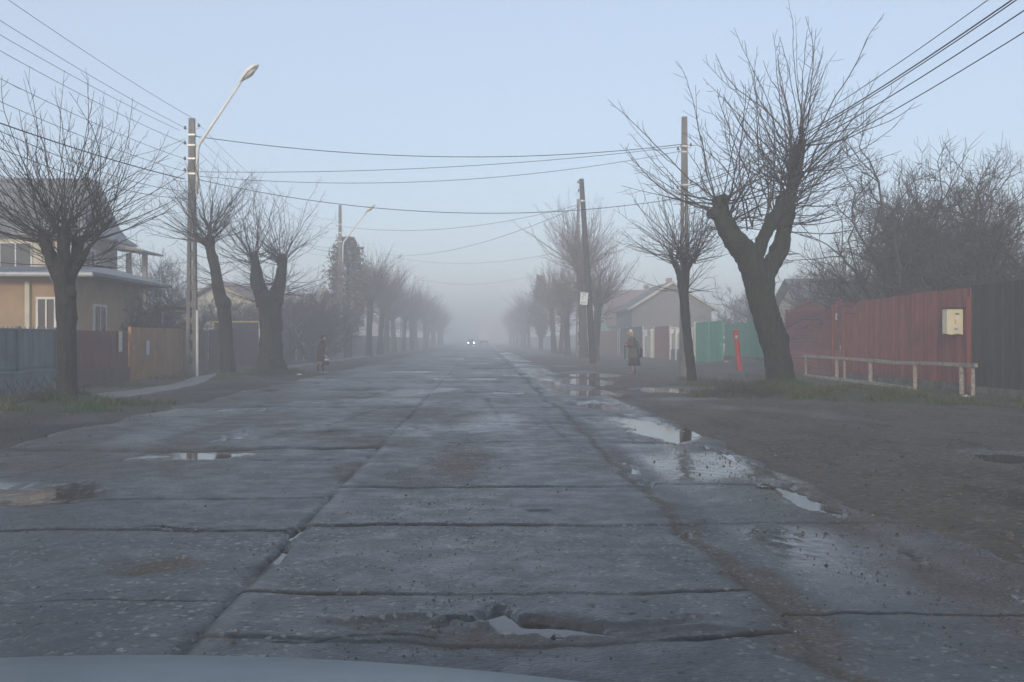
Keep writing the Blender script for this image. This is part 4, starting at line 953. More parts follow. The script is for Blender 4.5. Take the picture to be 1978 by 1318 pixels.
cpole(XR, YR, zat(226, 36), .34, .19, 'utility_pole', 'grey concrete utility pole rising behind the slim pollarded tree', 'utility pole', None, bands=(8.3, 8.1, 6.9), ins=((8.2,-1),(8.35,1),(6.8,-1),(7.,1)), gap_to=.72)
p = P(1117, 657, 76); XR2, YR2 = p.x, p.y
cpole(XR2, YR2, zat(385, 76), .36, .2, 'utility_pole', 'concrete utility pole behind the leaning wooden pole', 'utility pole', None, bands=(10.2,))
# wooden leaning pole with sign
p0 = P(1146, 702, 55); p1 = P(1123, 346, 55); p0.z = gz(p0.x, p0.y)
r_ = thing('wooden_pole', 'dark leaning wooden pole with small white sign halfway up', 'utility pole', p0)
b = MB(); b.tube([p0-Vector((0,0,.4)), p0.lerp(p1,.3), p0.lerp(p1,.6), p1], [.19,.175,.16,.13], 12); b.build('pole', M['oldwood'], r_, smooth=True)
for t in (.93, .975):
    q = p0.lerp(p1, t); b = MB(); b.tube([q+Vector((-.2,-.02,0)), q+Vector((-.2,-.02,.1)), q+Vector((-.2,-.02,.14))], [.045,.04,.05], 8); b.build('insulator', M['porcelain'], r_)
q = p0.lerp(p1, .88); b = MB(); b.tube([q-Vector((0,0,.04)), q+Vector((0,0,.04))], .17, 12); b.build('clamp', M['steel'], r_)
WP = p1.copy()
c = P(1128, 577, 54.6); r_ = thing('pole_sign', 'small white bus stop style sign on the leaning wooden pole', 'sign', c)
r_['label'] = 'small white sign with curved blue mark on leaning wooden pole'
Mx = Matrix.Translation(c) @ Matrix.Rotation(.08, 4, 'Y'); b = MB(); b.prism([(-.21,-.34),(.21,-.34),(.21,.34),(-.21,.34)], -.02, .02, Mx); b.build('plate', M['white'], r_)
b = MB(); arc = [Mx @ Vector((.02-.1*math.cos(t), -.026, .06+.12*math.sin(t))) for t in np.linspace(-1.2, 2.2, 12)]; b.tube(arc, .018, 5); b.build('emblem', M['signblue'], r_)
b = MB(); b.box(Mx @ Vector((0,-.024,-.22)), (.28,.006,.04)); b.box(Mx @ Vector((0,-.024,.27)), (.28,.006,.05)); b.build('print_bar', M['signblue'], r_)
b = MB(); b.bar(Mx @ Vector((.1,.03,.1)), Mx @ Vector((.32,.25,.1)), .04); b.build('bracket', M['steel'], r_)
# ------------------------------------------------------------------ wires
def wire(label, a, e, sag, r=.011, group='overhead wires', n=28, name='overhead_wire', cat='wire'):
    a = Vector(a); e = Vector(e); b = MB()
    pts = [a.lerp(e, t/n) - Vector((0,0,4*sag*(t/n)*(1-t/n))) for t in range(n+1)]
    b.tube(pts, r*.72, 4); return tag(b.build(name, M['wire'], loc=a), label, cat, group)
z1 = [zat(v, 34) for v in (228, 249, 252, 278, 308, 332)]
ordn = ['topmost', 'second', 'third', 'fourth', 'fifth', 'lowest']
offs = [0, -.18, -.42, -.2, -.2, -.2]
for k, z in enumerate(z1):
    wire(f'{ordn[k]} of six thin wires running from nearest lamp pole toward upper left edge', (X1+(offs[k] or .0), Y1, z), (X1+offs[k]*1.0-.25*(k == 2), -2.5, z+.1), .55+.06*k, .010, 'wires from nearest lamp pole toward the camera')
wire('thick black cable dropping left from nearest lamp pole across the tree crown', P(356, 346, 34), P(-160, 180, 20), .12, .024, 'service cables')
for k, (pa, pe, rr_) in enumerate(((370, (-60, 225, 18), .012), (384, (-60, 262, 18), .012))):
    wire(['upper', 'lower'][k]+' thin service wire under the thick black cable at left', P(360, pa, 34), P(*pe), .25, rr_, 'service cables')
wire('service wire rising from thick left tree crown to the nearest lamp pole', P(358, 268, 34), P(215, 306, 40), .15, .012, 'service cables')
wire('service wire slanting down left from lamp pole toward the grey roofed house', P(358, 272, 34), P(236, 362, 44), .1, .012, 'service cables')
for k, z in enumerate((8.75, 8.3, 7.8, 7.3, 6.9)):
    wire(f'{["topmost","second","third","fourth","lowest"][k]} wire strung between first and second lamp poles', (X1+.15, Y1, z), (X2-.2, Y2, z+1.-.15*k), .9, .010, 'wires between the lamp poles')
for k, z in enumerate((9.4, 8.8)):
    wire(['upper','lower'][k]+' wire strung between second and third lamp poles', (X2, Y2, z), (X3, Y3, z-.6), .9, .012, 'wires between the lamp poles')
wire('cable strung from second lamp pole to the ivy tree side', P(655, 488, 70), P(560, 462, 44), .15, .014, 'service cables')
wire('heaviest upper cable crossing the road between lamp pole and right pole', P(374, 263, 34), P(1318, 279, 36), .58, .018, 'cables crossing the road')
wire('second cable crossing the road just below the heaviest one', P(374, 332, 34), P(1318, 283, 36), .30, .013, 'cables crossing the road')
wire('third cable crossing the road with the straightest low sag', P(374, 340, 34), P(1316, 292, 36), .62, .012, 'cables crossing the road')
wire('thick lower cable crossing from lamp pole toward slim tree', P(374, 345, 34), P(1320, 382, 36), .85, .016, 'cables crossing the road')
wire('cable crossing from second lamp pole to leaning wooden pole', P(662, 438, 70), P(1121, 395, 55), .75, .016, 'cables crossing the road')
wire('cable rising from left row trees to leaning wooden pole top', P(735, 490, 110), P(1122, 398, 55), 1.1, .02, 'cables crossing the road')
wire('faint cable crossing the road in fog below the rising cable', P(762, 497, 110), P(1112, 480, 90), 1., .018, 'cables crossing the road')
wire('faintest cable crossing the road near the lamp heads in fog', P(800, 538, 146), P(1050, 528, 120), 1.1, .022, 'cables crossing the road')
for k, (zz, xo, r0) in enumerate(((6.95,-.12,.012),(6.75,.0,.016),(6.85,.08,.02),(6.5,-.05,.016),(6.3,.1,.014))):
    wire(f'{["topmost","second","third, thickest","fourth","lowest"][k]} of five cables rising to the upper right corner', (XR+xo, YR-.1, zz), (7.45+xo, 0, zz+.25), .95, r0, 'cables rising to the upper right corner')
# ------------------------------------------------------------------ houses
def window(parent, c, w, h, axis, frame=M['white']):        # axis 'x': faces +-x ; 'y': faces -y
    b = MB(); t = .07; s = (lambda u, v, a, bb: ((.08, a, bb) if axis == 'x' else (a, .08, bb)))
    o = (lambda u, v: Vector(c) + (Vector((0, u, v)) if axis == 'x' else Vector((u, 0, v))))
    for u, v, a, bb in ((-w/2, 0, t, h), (w/2, 0, t, h), (0, h/2+t/2, w+t, t), (0, -h/2-t/2, w+t, t), (0, 0, t*.7, h-.002)): b.box(o(u, v), s(u, v, a, bb))
    f = b.build('window', frame, parent); b = MB(); b.box(o(0, 0)+(Vector((-.0, 0, 0))), (.03, w-t, h) if axis == 'x' else (w-t, .03, h)); b.build('pane', M['glass'], f)
    b = MB(); b.box(o(0, -h/2-t-.03), (.2, w+.2, .05) if axis == 'x' else (w+.2, .2, .05)); b.build('sill', M['concrete'], f)
HX = -16.75; HY = 42.
r_ = thing('house', 'two storey house with steep grey roof and columned balcony at left', 'house', (HX-5, HY+5, 0))
b = MB(); b.box((HX-6.5, HY+2.1, 2.85), (13, 4.2, 5.9)); b.build('wall', M['housewall'], r_)
b = MB(); b.box((HX-6.8, HY-.05, 4.75), (12.2, .08, 1.5))
for k in range(7): b.box((HX-6.8, HY-.095, 4.1+k*.22), (12.2, .02, .05))
b.build('cream_siding', M['cream'], r_)
# bell-cast hip roof
rings = []
for ov, oy, z in ((.72, .6, 5.62), (.70, .58, 5.72), (.34, .3, 5.98), (.08, .02, 6.45), (-.02, -.95, 7.4), (-.12, -1.85, 8.25), (-.3, -2.05, 8.36)):
    rings.append([(HX+ov, HY-oy, z), (HX+ov, HY+4.2+oy, z), (HX-13-ov, HY+4.2+oy, z), (HX-13-ov, HY-oy, z)])
b = MB(); b.loft(rings); rf = b.build('roof', M['roofgrey'], r_)
b = MB()
for k in range(20):
    x = HX-.5-k*.65
    b.tube([(x, HY-.58, 5.73), (x, HY-.30, 5.99), (x, HY-.02, 6.46), (x, HY+.95, 7.41), (x, HY+1.85, 8.26)], .03, 4)
b.build('standing_seam', M['roofgrey'], rf)
b = MB(); b.box((HX-9, HY+2.1, 8.7), (.7, .7, 1.4)); b.box((HX-9, HY+2.1, 9.43), (.85, .85, .08)); b.build('chimney', M['brick'], rf)
b = MB(); b.box((HX+.002+.92, HY+3.3, 3.72), (1.84, 1.8, .18)); b.build('balcony_slab', M['concrete'], r_)
for x in (HX+.80, HX+1.52):
    b = MB(); post(b, x, HY+3.4, 3.815, 5.2, .2); b.build('column', M['concrete'], r_)
    b = MB(); post(b, x, HY+3.4, -.2, 3.625, .24); b.build('column', M['concrete'], r_)
b = MB(); b.prism([(HX+.01, 5.55), (HX+.01, 5.4), (HX+1.95, 5.16), (HX+1.95, 5.24), (HX+.9, 5.5)], HY+1.9, HY+4.7); b.build('porch_roof', M['roofgrey'], r_)
b = MB(); b.box((HX-1.2, HY-.06, 2.9), (.4, .13, 5.2)); b.build('brick_pilaster', M['brick'], r_)
window(r_, (HX-2.6, HY-.11, 4.75), 1.3, 1.1, 'y'); window(r_, (HX-7.2, HY-.11, 4.75), 1.3, 1.1, 'y'); window(r_, (HX+.02, HY+1.0, 4.5), .9, 1.2, 'x')
# low wing
WX = P(148, 657, 31).x; WY = 31.
b = MB(); b.box((WX-6, WY+3.2, 1.55), (12, 6.4, 3.4)); w_ = b.build('wing_wall', M['orange'], r_)
b = MB()
b.add([Vector((WX, WY, 0)) + Vector(v) for v in ((-12.7,-.7,3.26),(.9,-.7,3.26),(.9,7.0,3.26),(-12.7,7.0,3.26),(-12.7,-.7,3.36),(.9,-.7,3.36),(.9,7.0,3.36),(-12.7,7.0,3.36),(-1.3,6.6,4.0),(-12.7,6.6,4.0))],
      [(0,3,2,1),(0,1,5,4),(1,2,6,5),(2,3,7,6),(3,0,4,7),(4,5,8,9),(5,6,8),(6,7,9,8),(4,9,7)])
wr = b.build('wing_roof', M['roofgrey'], r_)
b = MB()
for k in range(26): x = WX-1.35-k*.46; b.tube([(x, WY-.69, 3.37), (x, WY+6.6, 4.01)], .035, 4)
b.build('roof_ridge_strip', M['roofgrey'], wr)
b = MB(); b.tube([(WX-12.7, WY-.78, 3.28), (WX+.95, WY-.78, 3.26)], .065, 8); b.tube([(WX-.35, WY-.75, 3.25), (WX-.35, WY-.1, 2.9), (WX-.35, WY-.1, -.1)], .045, 8); b.build('gutter', M['steel'], r_)
for x in (-1.3, -2.6):
    b = MB(); b.box((WX+x, WY-.05, 1.5), (.14, .12, 3.2)); b.build('pilaster', M['cream'], r_)
window(r_, (WX-.75, WY-.02, 1.9), .55, 1.3, 'y'); window(r_, (WX-4., WY-.02, 1.9), 1.2, 1.3, 'y'); window(r_, (WX+.02, WY+2.2, 1.8), 1.0, 1.2, 'x')
def cottage(label, x0, x1, y0, y1, ze, zr, wall, roof, axis='y', wins=True, ov=.5, barge=None):
    r_ = thing('cottage', label, 'house', ((x0+x1)/2, (y0+y1)/2, 0))
    b = MB(); b.box(((x0+x1)/2, (y0+y1)/2, ze/2-.1), (x1-x0, y1-y0, ze+.2))
    if axis == 'y':   # ridge along y; gables face +-y
        xm = (x0+x1)/2; b.prism([(x0+.01, ze-.01), (x1-.01, ze-.01), (xm, zr-.12)], y0+.01, y1-.01)
        b.build('wall', wall, r_); s = (zr-ze)/(xm-x0); b = MB()
        b.prism([(x0-ov, ze-ov*s), (xm, zr), (x1+ov, ze-ov*s), (x1+ov, ze-ov*s+.14), (xm, zr+.16), (x0-ov, ze-ov*s+.14)], y0-ov, y1+ov); rf = b.build('roof', roof, r_)
        if barge:
            b = MB(); b.bar((x0-ov, y0-ov-.04, ze-ov*s+.06), (xm, y0-ov-.04, zr+.06), .2); b.bar((xm, y0-ov-.04, zr+.06), (x1+ov, y0-ov-.04, ze-ov*s+.06), .2); b.build('barge_board', barge, rf)
    else:             # ridge along x
        ym = (y0+y1)/2; s = (zr-ze)/(ym-y0); Mr = Matrix.Rotation(math.pi/2, 4, 'Z')
        b.prism([(y0+.01, ze-.01), (y1-.01, ze-.01), (ym, zr-.12)], -x1+.01, -x0-.01, Mr); b.build('wall', wall, r_); b = MB()
        b.prism([(y0-ov, ze-ov*s), (ym, zr), (y1+ov, ze-ov*s), (y1+ov, ze-ov*s+.14), (ym, zr+.16), (y0-ov, ze-ov*s+.14)], -x1-ov, -x0+ov, Mr); rf = b.build('roof', roof, r_)
    b = MB(); cx, cy = (x0+x1)/2+.9, (y0+y1)/2+1; b.box((cx, cy, zr+.1), (.5, .5, 1.4)); b.build('chimney', M['brick'], rf)
    if wins:
        sx = x0 if x0 > 0 else x1
        for t in (.25, .7): window(r_, (sx + (-.02 if x0 > 0 else .02), y0+(y1-y0)*t, 1.75), 1.0, 1.2, 'x')
        window(r_, ((x0+x1)/2, y0-.02, 1.75), 1.0, 1.2, 'y')
    return r_
def xat(px, d): return P(px, 657, d).x
cottage('brown gabled cottage with pale barge board beyond the dark gate', 12.95, 19.9, 86, 96, 4.1, 6.25, M['darkgable'], M['roofdark'], 'y', barge=M['cream'], ov=.4)
cottage('mint walled cottage with weathered tile roof behind ochre gate', 13.2, 21, 102, 114, 2.9, 6.6, M['mint'], M['rooftile'], 'x')
cottage('small brownish cottage with tile roof behind green fence and trees', 19., 27, 56, 65, 2.7, 4.9, M['cream'], M['roofdark'], 'x')
cottage('foggy cottage with dark roof far along the right side', 13.5, 21, 122, 133, 2.9, 5.8, M['cream'], M['roofdark'], 'y')
cottage('low cottage with reddish tile roof behind walking person', -22, -13.5, 68, 78, 2.8, 5.2, M['cream'], M['rooftile'], 'y')
cottage('foggy pale cottage behind the left tree row', -21, -13, 96, 106, 3., 5.8, M['cream'], M['rooftile'], 'x')
cottage('very faint cottage far along the left side', -21, -13, 130, 142, 3., 5.8, M['housewall'], M['roofdark'], 'y')
# ------------------------------------------------------------------ vehicles
def wheel(parent, x, y, r, w=.2):
    b = MB(); b.tube([(x-w/2, y, r), (x-w/2+.03, y, r), (x+w/2-.03, y, r), (x+w/2, y, r)], [r-.04, r, r, r-.04], 18); wh = b.build('wheel', M['rubber'], parent)
    b = MB(); b.tube([(x-w/2-.006, y, r), (x+w/2+.006, y, r)], r*.6, 12); b.build('rim', M['steel'], wh)
cx = xat(910, 222); cy = 222.; r_ = thing('oncoming_car', 'dark oncoming car with both headlights lit in the fog', 'car', (cx, cy, 0))
def sec(y, w, z0, z1, r=.12):
    return [(cx-w, y, z0+r), (cx-w+r, y, z0), (cx+w-r, y, z0), (cx+w, y, z0+r), (cx+w, y, z1-r), (cx+w-r, y, z1), (cx-w+r, y, z1), (cx-w, y, z1-r)]
b = MB(); b.loft([sec(cy, .72, .3, .72), sec(cy+.15, .8, .22, .82), sec(cy+1.2, .84, .2, .95), sec(cy+3.6, .84, .2, .98), sec(cy+4.2, .78, .3, .9)]); b.build('body', M['darkcar'], r_, smooth=False)
b = MB(); b.loft([sec(cy+1.1, .74, .85, .99, .05), sec(cy+1.8, .62, .85, 1.42, .08), sec(cy+3., .62, .85, 1.44, .08), sec(cy+3.9, .7, .85, 1., .05)]); b.build('cabin', M['glass'], r_)
for s in (-1, 1):
    b = MB(); b.tube([(cx+s*.58, cy-.05, .66), (cx+s*.58, cy+.1, .66)], [.14, .13], 12); b.build('headlight', M['headlight'], r_)
    wheel(r_, cx+s*.74, cy+.8, .3); wheel(r_, cx+s*.74, cy+3.4, .3)
b = MB(); b.box((cx, cy-.0, .45), (1.3, .1, .16)); b.build('bumper', M['trim'], r_)
cx = xat(934.5, 228); cy = 228.; r_ = thing('box_truck', 'white box truck seen from behind in the fog', 'truck', (cx, cy, 0))
b = MB(); b.box((cx, cy+2.6, 2.35), (2.1, 5.2, 2.3)); b.build('cargo_box', M['vanwhite'], r_)
b = MB(); b.box((cx, cy+3., 1.0), (1.7, 6.4, .3)); b.build('chassis', M['trim'], r_)
b = MB(); b.box((cx, cy+6.3, 1.6), (2., 1.7, 1.9)); b.build('cab', M['darkcar'], r_)
b = MB(); b.box((cx, cy-.03, .72), (1.9, .1, .25)); b.build('bumper', M['trim'], r_)
for s in (-1, 1):
    b = MB(); b.box((cx+s*.85, cy-.09, .75), (.25, .05, .14)); b.build('tail_light', M['taillight'], r_)
    wheel(r_, cx+s*.85, cy+1.2, .45, .4); wheel(r_, cx+s*.85, cy+5.9, .45, .3)
# own car bonnet
r_ = thing('own_car', 'blue grey bonnet of the car the view is taken from', 'car', (-.5, 1.2, 0))
def hood_z(x, y):
    dx = x+.5; z = .972-.2625*(y-.75)**2*(1 if y > .75 else .3) - .105*dx*dx - .5*max(0, abs(dx)-.62)**2
    return z
b = MB(); xsn = np.linspace(-1.25, .25, 41); ysn = list(np.linspace(.45, 1.9, 30))
vs = []; fs = []
for y in ysn:
    for x in xsn: vs.append((x, y, hood_z(x, y)))
nx = len(xsn)
for i in range(len(ysn)-1):
    for k in range(nx-1): fs.append((i*nx+k, i*nx+k+1, (i+1)*nx+k+1, (i+1)*nx+k))
b.add(vs, fs); b.build('bonnet', M['carpaint'], r_, smooth=True)
b = MB(); rings = []
for t, (yy, zz) in enumerate(((1.905, -1), (1.98, .52), (2.03, .42), (2.03, .25), (1.9, .2))):
    rings.append([(x, yy - .12*((x+.5)/.75)**2*(0 if t == 0 else 1), hood_z(x, 1.9)-.005 if t == 0 else zz) for x in xsn])
vs = [v for r in rings for v in r]; fs = [(i*nx+k, i*nx+k+1, (i+1)*nx+k+1, (i+1)*nx+k) for i in range(len(rings)-1) for k in range(nx-1)]
b.add(vs, fs)
for sx in (-1, 1):
    x = -.5+sx*.76; n0 = len(b.v)
    q = [(x, y, hood_z(-.5+sx*.75, y)-.004) for y in ysn] + [(x, 1.9, .25), (x, .45, .25)]
    b.add(q, [tuple(range(len(q)))])
b.build('front_body', M['carpaint'], r_, smooth=False)
# ------------------------------------------------------------------ people
def cap(b, pts, rad, n=10):
    b.tube(pts, rad, n)
    for p, r in zip(pts, rad): b.ell(p, r, r, r, 10, 7)
def hand(b, w, d, side, curl=.5):               # palm + five fingers from wrist w along d
    w = Vector(w); d = Vector(d).normalized(); s = Vector(side).normalized(); n = d.cross(s)
    c = w + d*.045; b.ell(c, .022, .03, .042, 8, 6); cap(b, [w, w+d*.07], [.022, .03], 8)
    for k, (o, l) in enumerate(((-.027,.065),(-.009,.075),(.009,.07),(.026,.055))):
        a = w + d*.085 + s*o; m_ = a + (d + n*curl*.5)*l*.5; e = m_ + (d*.6 + n*curl)*l*.5; cap(b, [a-d*.01, m_, e], [.0095, .009, .008], 6)
    a = w + d*.03 + s*-.03; cap(b, [a, a + (d*.6 - s*.6 + n*.3)*.04, a + (d*1. - s*.5 + n*.5)*.065], [.012, .011, .009], 6)
def ering(c, rx, ry, n=22, ph=None):
    return [(c[0]+rx*math.cos(2*math.pi*k/n)*(1+(ph(k) if ph else 0)), c[1]+ry*math.sin(2*math.pi*k/n)*(1+(ph(k) if ph else 0)), c[2]) for k in range(n)]
def person(label, px, py, H, facing, kind):
    g = G(px, py); z0 = max(gz(g.x, g.y), -.02); root = thing('person', label, 'person', (0,0,0)); s = H/1.62
    S = lambda *v: Vector(v)*s                  # local frame: faces +x
    old = kind == 'woman'; lean = .07 if old else .03
    b = MB()
    # legs
    for sd, st in ((1, .05 if not old else .02), (-1, -.14 if not old else -.03)):
        cap(b, [S(0, sd*.085, .84), S(st*.5+.02, sd*.085, .47), S(st, sd*.08, .09)], [.085*s, .056*s, .038*s])
        cap(b, [S(st-.03, sd*.08, .045), S(st+.07, sd*.085, .035), S(st+.14, sd*.09, .025)], [.038*s, .036*s, .026*s])
    b.loft([ering(S(0,0,.80), .12*s, .16*s), ering(S(.0,0,.95), .115*s, .15*s), ering(S(lean*.5,0,1.12), .115*s, .155*s), ering(S(lean,0,1.30), .10*s, .18*s), ering(S(lean,0,1.36), .06*s, .09*s)])
    cap(b, [S(lean,0,1.32), S(lean+.03,0,1.43)], [.055*s, .05*s])
    hc = S(lean+.06, 0, 1.51)
    b.ell(hc, .092*s, .075*s, .112*s); b.ell(hc+S(.03,0,-.05), .065*s, .058*s, .07*s)
    b.ell(hc+S(.1,0,-.015), .02*s, .014*s, .024*s, 8, 6)          # nose
    for sd in (1, -1):
        b.ell(hc+S(-.005, sd*.076, -.01), .018*s, .01*s, .03*s, 8, 6); b.ell(hc+S(.083, sd*.03, .012), .012*s, .018*s, .009*s, 8, 6)
    b.ell(hc+S(.088,0,-.055), .012*s, .026*s, .008*s, 8, 6)
    if old: arms = {1: (S(lean,.19,1.28), S(.04,.25,1.03), S(.22,.17,1.07)), -1: (S(lean,-.19,1.28), S(.03,-.25,1.03), S(.24,-.14,1.04))}
    else:   arms = {1: (S(lean,.19,1.28), S(-.06,.24,1.02), S(-.04,.22,.78)), -1: (S(lean,-.19,1.28), S(.02,-.24,1.02), S(.17,-.21,.80))}
    for sd, (sh, el, wr) in arms.items():
        cap(b, [sh, el, wr], [.055*s, .043*s, .03*s]); hand(b, wr, wr-el, S(0,0,1) if old else S(1,0,0), .7)
    blob(b, .009*s, 2).build('body', M['skin'], root, smooth=True)
    # stockings and shoes
    for sd, st in ((1, .05 if not old else .02), (-1, -.14 if not old else -.03)):
        c = MB(); c.tube([S(st*.5+.02, sd*.085, .5), S(st*.8, sd*.083, .3), S(st, sd*.08, .08)], [.062*s, .058*s, .047*s], 12); c.build('stocking', M['stocking'] if old else M['darkstock'], root, smooth=True)
        c = MB(); cap(c, [S(st-.04, sd*.08, .045), S(st+.07, sd*.085, .045), S(st+.16, sd*.09, .035)], [.05*s, .05*s, .036*s]); c.box(S(st+.05, sd*.085, .008), (.27*s, .09*s, .018*s))
        blob(c, .011*s, 2).build('shoe', M['shoe'] if old else M['shoegrey'], root, smooth=True)
    # skirt
    fold = lambda k: .05*math.sin(k*2.3)
    z1, z2 = (.30, .75) if old else (.40, .75)
    c = MB(); c.loft([ering(S(-.03,0,z1), .23*s, .23*s, ph=fold), ering(S(-.02,0,(z1+z2)/2), .2*s, .21*s, ph=lambda k: .03*math.sin(k*2.3)), ering(S(0,0,z2), .15*s, .17*s)]); c.build('skirt', M['skirt'] if old else M['tan'], root, smooth=True)
    # coat: loft + sleeves, one surface
    c = MB(); zc = .58 if old else .50
    c.loft([ering(S(-.01,0,zc), .235*s if old else .20*s, .25*s), ering(S(-.01,0,.8), .205*s if old else .175*s, .235*s), ering(S(lean*.4-.01,0,1.03), .19*s if old else .155*s, .225*s), ering(S(lean*.8,0,1.22), .17*s if old else .14*s, .22*s), ering(S(lean,0,1.33), .11*s, .16*s), ering(S(lean+.02,0,1.40), .075*s, .08*s)])
    for sd, (sh, el, wr) in arms.items(): cap(c, [sh-S(0,sd*.02,0), el, el.lerp(wr, .92)], [.085*s, .07*s, .052*s])
    blob(c, .014*s, 4, .004, 6, 3).build('coat', M['coatbrown'] if old else M['coatdark'], root, smooth=True)
    if old:
        c = MB(); c.ell(hc+S(-.015,0,.02), .115*s, .098*s, .125*s); c.ell(hc+S(-.06,0,-.1), .085*s, .085*s, .09*s); c.loft([ering(hc+S(-.02,0,-.12), .09*s, .08*s), ering(hc+S(.0,0,-.06), .10*s, .085*s)])
        c.ell(hc+S(.055,0,-.13), .03*s, .03*s, .03*s)
        hb = blob(c, .012*s, 3); hb.v = [(v[0]-max(0, v[0]-(hc.x+.055*s))*1.0, v[1], v[2]) for v in hb.v]
        hb.build('headscarf', M['scarf'], root, smooth=True)
    else:
        c = MB(); c.ell(hc+S(-.018,0,.03), .108*s, .09*s, .105*s); c.ell(hc+S(-.05,0,-.04), .07*s, .08*s, .08*s); hb = blob(c, .012*s, 3); hb.build('knit_hat', M['hairdark'], root, smooth=True)
    root.location = (g.x, g.y, z0); root.rotation_euler = (0, 0, facing)
    return root, g, z0, s, arms
def pick(root, g, z0, facing, v): 
    q = Matrix.Rotation(facing, 3, 'Z') @ Vector(v); return Vector((g.x, g.y, z0)) + q
fw = math.pi - .12
pr_, g, z0, s, arms = person('elderly woman in striped headscarf, grey brown coat and dark skirt', 1224, 723, 1.66, fw, 'woman')
# walking stick held in the hand
wr = arms[-1][2] + (arms[-1][2]-arms[-1][1]).normalized()*.09
r_ = thing('stick', 'short dark stick held upright in front by the woman in headscarf', 'stick', pick(pr_, g, z0, fw, (wr.x+.03, wr.y, .55)))
b = MB(); a = pick(pr_, g, z0, fw, (wr.x+.0, wr.y+.01, wr.z+.06)); e = pick(pr_, g, z0, fw, (wr.x+.0, wr.y, .55)); b.tube([a, e], [.02, .016], 8); b.build('shaft', M['trim'], r_)
b = MB(); b.tube([a, a+Vector((.02,0,.04)), a+Vector((.08,0,.05)), a+Vector((.11,0,.02))], .016, 8); b.build('handle', M['oldwood'], r_)
r_ = thing('shoulder_bag', 'dark bag hanging at the back of the woman in headscarf', 'bag', pick(pr_, g, z0, fw, (-.25, 0, .85)))
c = MB(); q = [pick(pr_, g, z0, fw, (-.24, y, z)) for y, z in ((-.12,.62),(.12,.62),(.13,.9),(.09,1.0),(-.09,1.0),(-.13,.9))]; q2 = [pick(pr_, g, z0, fw, (-.34, y*.8, z-.01)) for y, z in ((-.12,.64),(.12,.64),(.13,.88),(.09,.96),(-.09,.96),(-.13,.88))]
c.loft([q, q2]); blob(c, .015, 4).build('pouch', M['skirt'], r_, smooth=True)
c = MB(); c.tube([pick(pr_, g, z0, fw, v) for v in ((-.26,.1,.98),(-.16,.14,1.2),(.0,.16,1.375),(.12,.1,1.3))], .012, 6); c.build('strap', M['bag'], r_)
fm = -.1
pm_, g, z0, s, arms = person('person in long dark olive coat and dark hat walking at left verge', 621, 721, 1.52, fm, 'man')
wr = arms[-1][2] + (arms[-1][2]-arms[-1][1]).normalized()*.1
r_ = thing('carrier_bag', 'white and dark carrier bag in hand of the walking person', 'bag', pick(pm_, g, z0, fm, (wr.x, wr.y, wr.z-.2)))
c = MB(); ctr = pick(pm_, g, z0, fm, (wr.x+.03, wr.y, wr.z-.2)); c.loft([ering(ctr+Vector((0,0,-.15)), .10, .05), ering(ctr+Vector((0,0,-.05)), .125, .07), ering(ctr+Vector((0,0,.06)), .10, .04), ering(ctr+Vector((0,0,.12)), .06, .02)]); blob(c, .014, 3).build('sack', M['bag'], r_, smooth=True)
c = MB(); c.tube([ctr+Vector((-.05,0,.1)), ctr+Vector((-.03,0,.19)), ctr+Vector((.03,0,.19)), ctr+Vector((.05,0,.1))], .012, 6); c.loft([ering(ctr+Vector((.02,-.01,.04)), .112, .052), ering(ctr+Vector((.02,-.01,.10)), .085, .04)]); c.build('bag_top', M['bagwhite'], r_, smooth=True)
# litter
for lab, px, py in (('scrap of white paper on the verge beside the leaning red post', 1403, 716), ('white scrap lying near the thick left tree root', 578, 728), ('flattened white litter at foot of the wooden rail', 1868, 770)):
    q = G(px, py); z = gz(q.x, q.y); b = MB(); rl = random.Random(px)
    n = 7; vs = [(q.x+.1*math.cos(6.283*k/n)*rl.uniform(.6,1.2), q.y+.07*math.sin(6.283*k/n)*rl.uniform(.6,1.2), z+rl.uniform(.01,.05)) for k in range(n)] + [(q.x, q.y, z+.07), (q.x, q.y, z-.01)]
    b.add(vs, [(k, (k+1) % n, n) for k in range(n)] + [((k+1) % n, k, n+1) for k in range(n)]); tag(b.build('litter', M['paper'], loc=(q.x, q.y, z)), lab, 'litter')
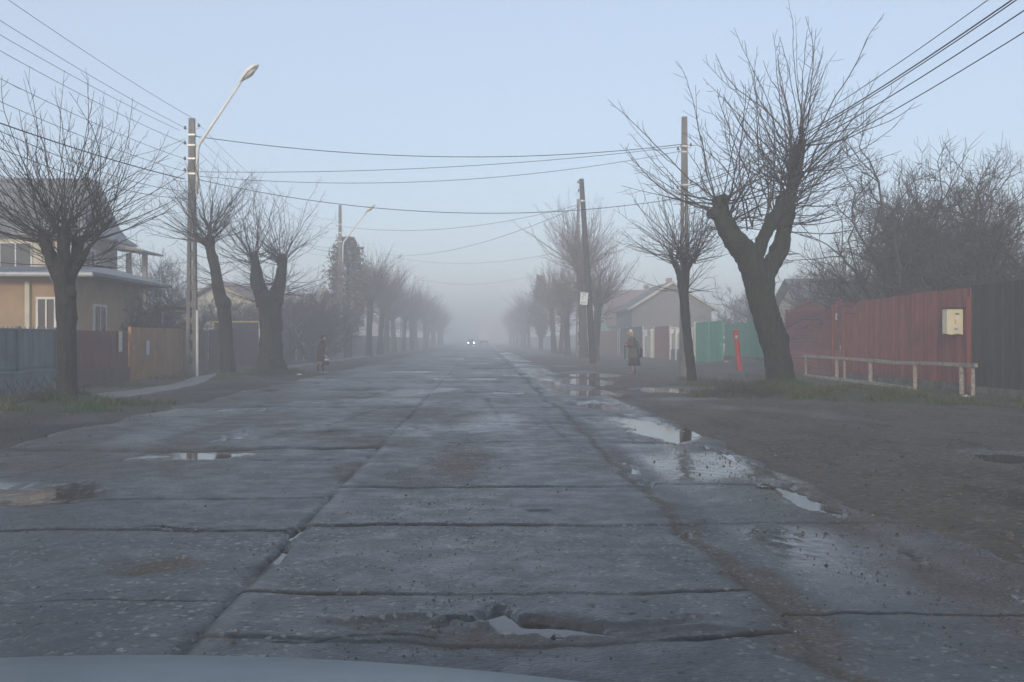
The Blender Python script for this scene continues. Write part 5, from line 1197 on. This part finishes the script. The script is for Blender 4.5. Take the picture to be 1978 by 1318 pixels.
# ------------------------------------------------------------------ haze
m = bpy.data.materials.new('haze'); m.use_nodes = True; t = m.node_tree; t.nodes.clear()
o = t.nodes.new('ShaderNodeOutputMaterial'); v = t.nodes.new('ShaderNodeVolumePrincipled'); v.inputs['Color'].default_value = (.93,.95,.97,1); v.inputs['Density'].default_value = .0083
t.links.new(v.outputs[0], o.inputs['Volume'])
b = MB(); b.box((0, 430, 5.3), (2*EXT+20, 2*EXT-900+ 100, 13.4)); hz = b.build('haze', m); tag(hz, kind='stuff')
# ------------------------------------------------------------------ light, sky, camera
SUN_EL, SUN_AZ = R(14), R(196)        # azimuth clockwise from +Y seen from above
sd = Vector((math.sin(SUN_AZ)*math.cos(SUN_EL), math.cos(SUN_AZ)*math.cos(SUN_EL), math.sin(SUN_EL)))
ld = bpy.data.lights.new('sun', 'SUN'); ld.energy = 1.15; ld.angle = R(10); ld.color = (1, .84, .66)
lo = bpy.data.objects.new('sun', ld); C.objects.link(lo); lo.location = (0, -20, 40); lo.rotation_euler = (-sd).to_track_quat('-Z', 'Y').to_euler()
w = bpy.data.worlds.new('World'); SC.world = w; w.use_nodes = True; t = w.node_tree
sk = t.nodes.new('ShaderNodeTexSky'); sk.sky_type = 'NISHITA'; sk.sun_disc = False; sk.sun_elevation = SUN_EL; sk.sun_rotation = SUN_AZ
sk.air_density = 1.0; sk.dust_density = 1.0; sk.ozone_density = 1.6
t.links.new(mix(t, .7, sk.outputs[0], (2.42, 2.78, 3.45)), t.nodes['Background'].inputs[0]); t.nodes['Background'].inputs[1].default_value = .13
cd = bpy.data.cameras.new('camera'); co = bpy.data.objects.new('camera', cd); C.objects.link(co); SC.camera = co
cd.sensor_width = 36; cd.lens = 36*F/1978; cd.clip_start = .05; cd.clip_end = 5000
co.location = (0, 0, CAMH); co.rotation_euler = (math.pi/2 - math.atan(2/F), 0, -TH)
SC.view_settings.view_transform = 'Standard'; SC.view_settings.look = 'None'; SC.view_settings.exposure = .95; SC.view_settings.gamma = 1
SC.cycles.volume_bounces = 2; SC.cycles.max_bounces = 6; SC.cycles.transparent_max_bounces = 8
SC.cycles.use_denoising = True; SC.cycles.sample_clamp_indirect = 4
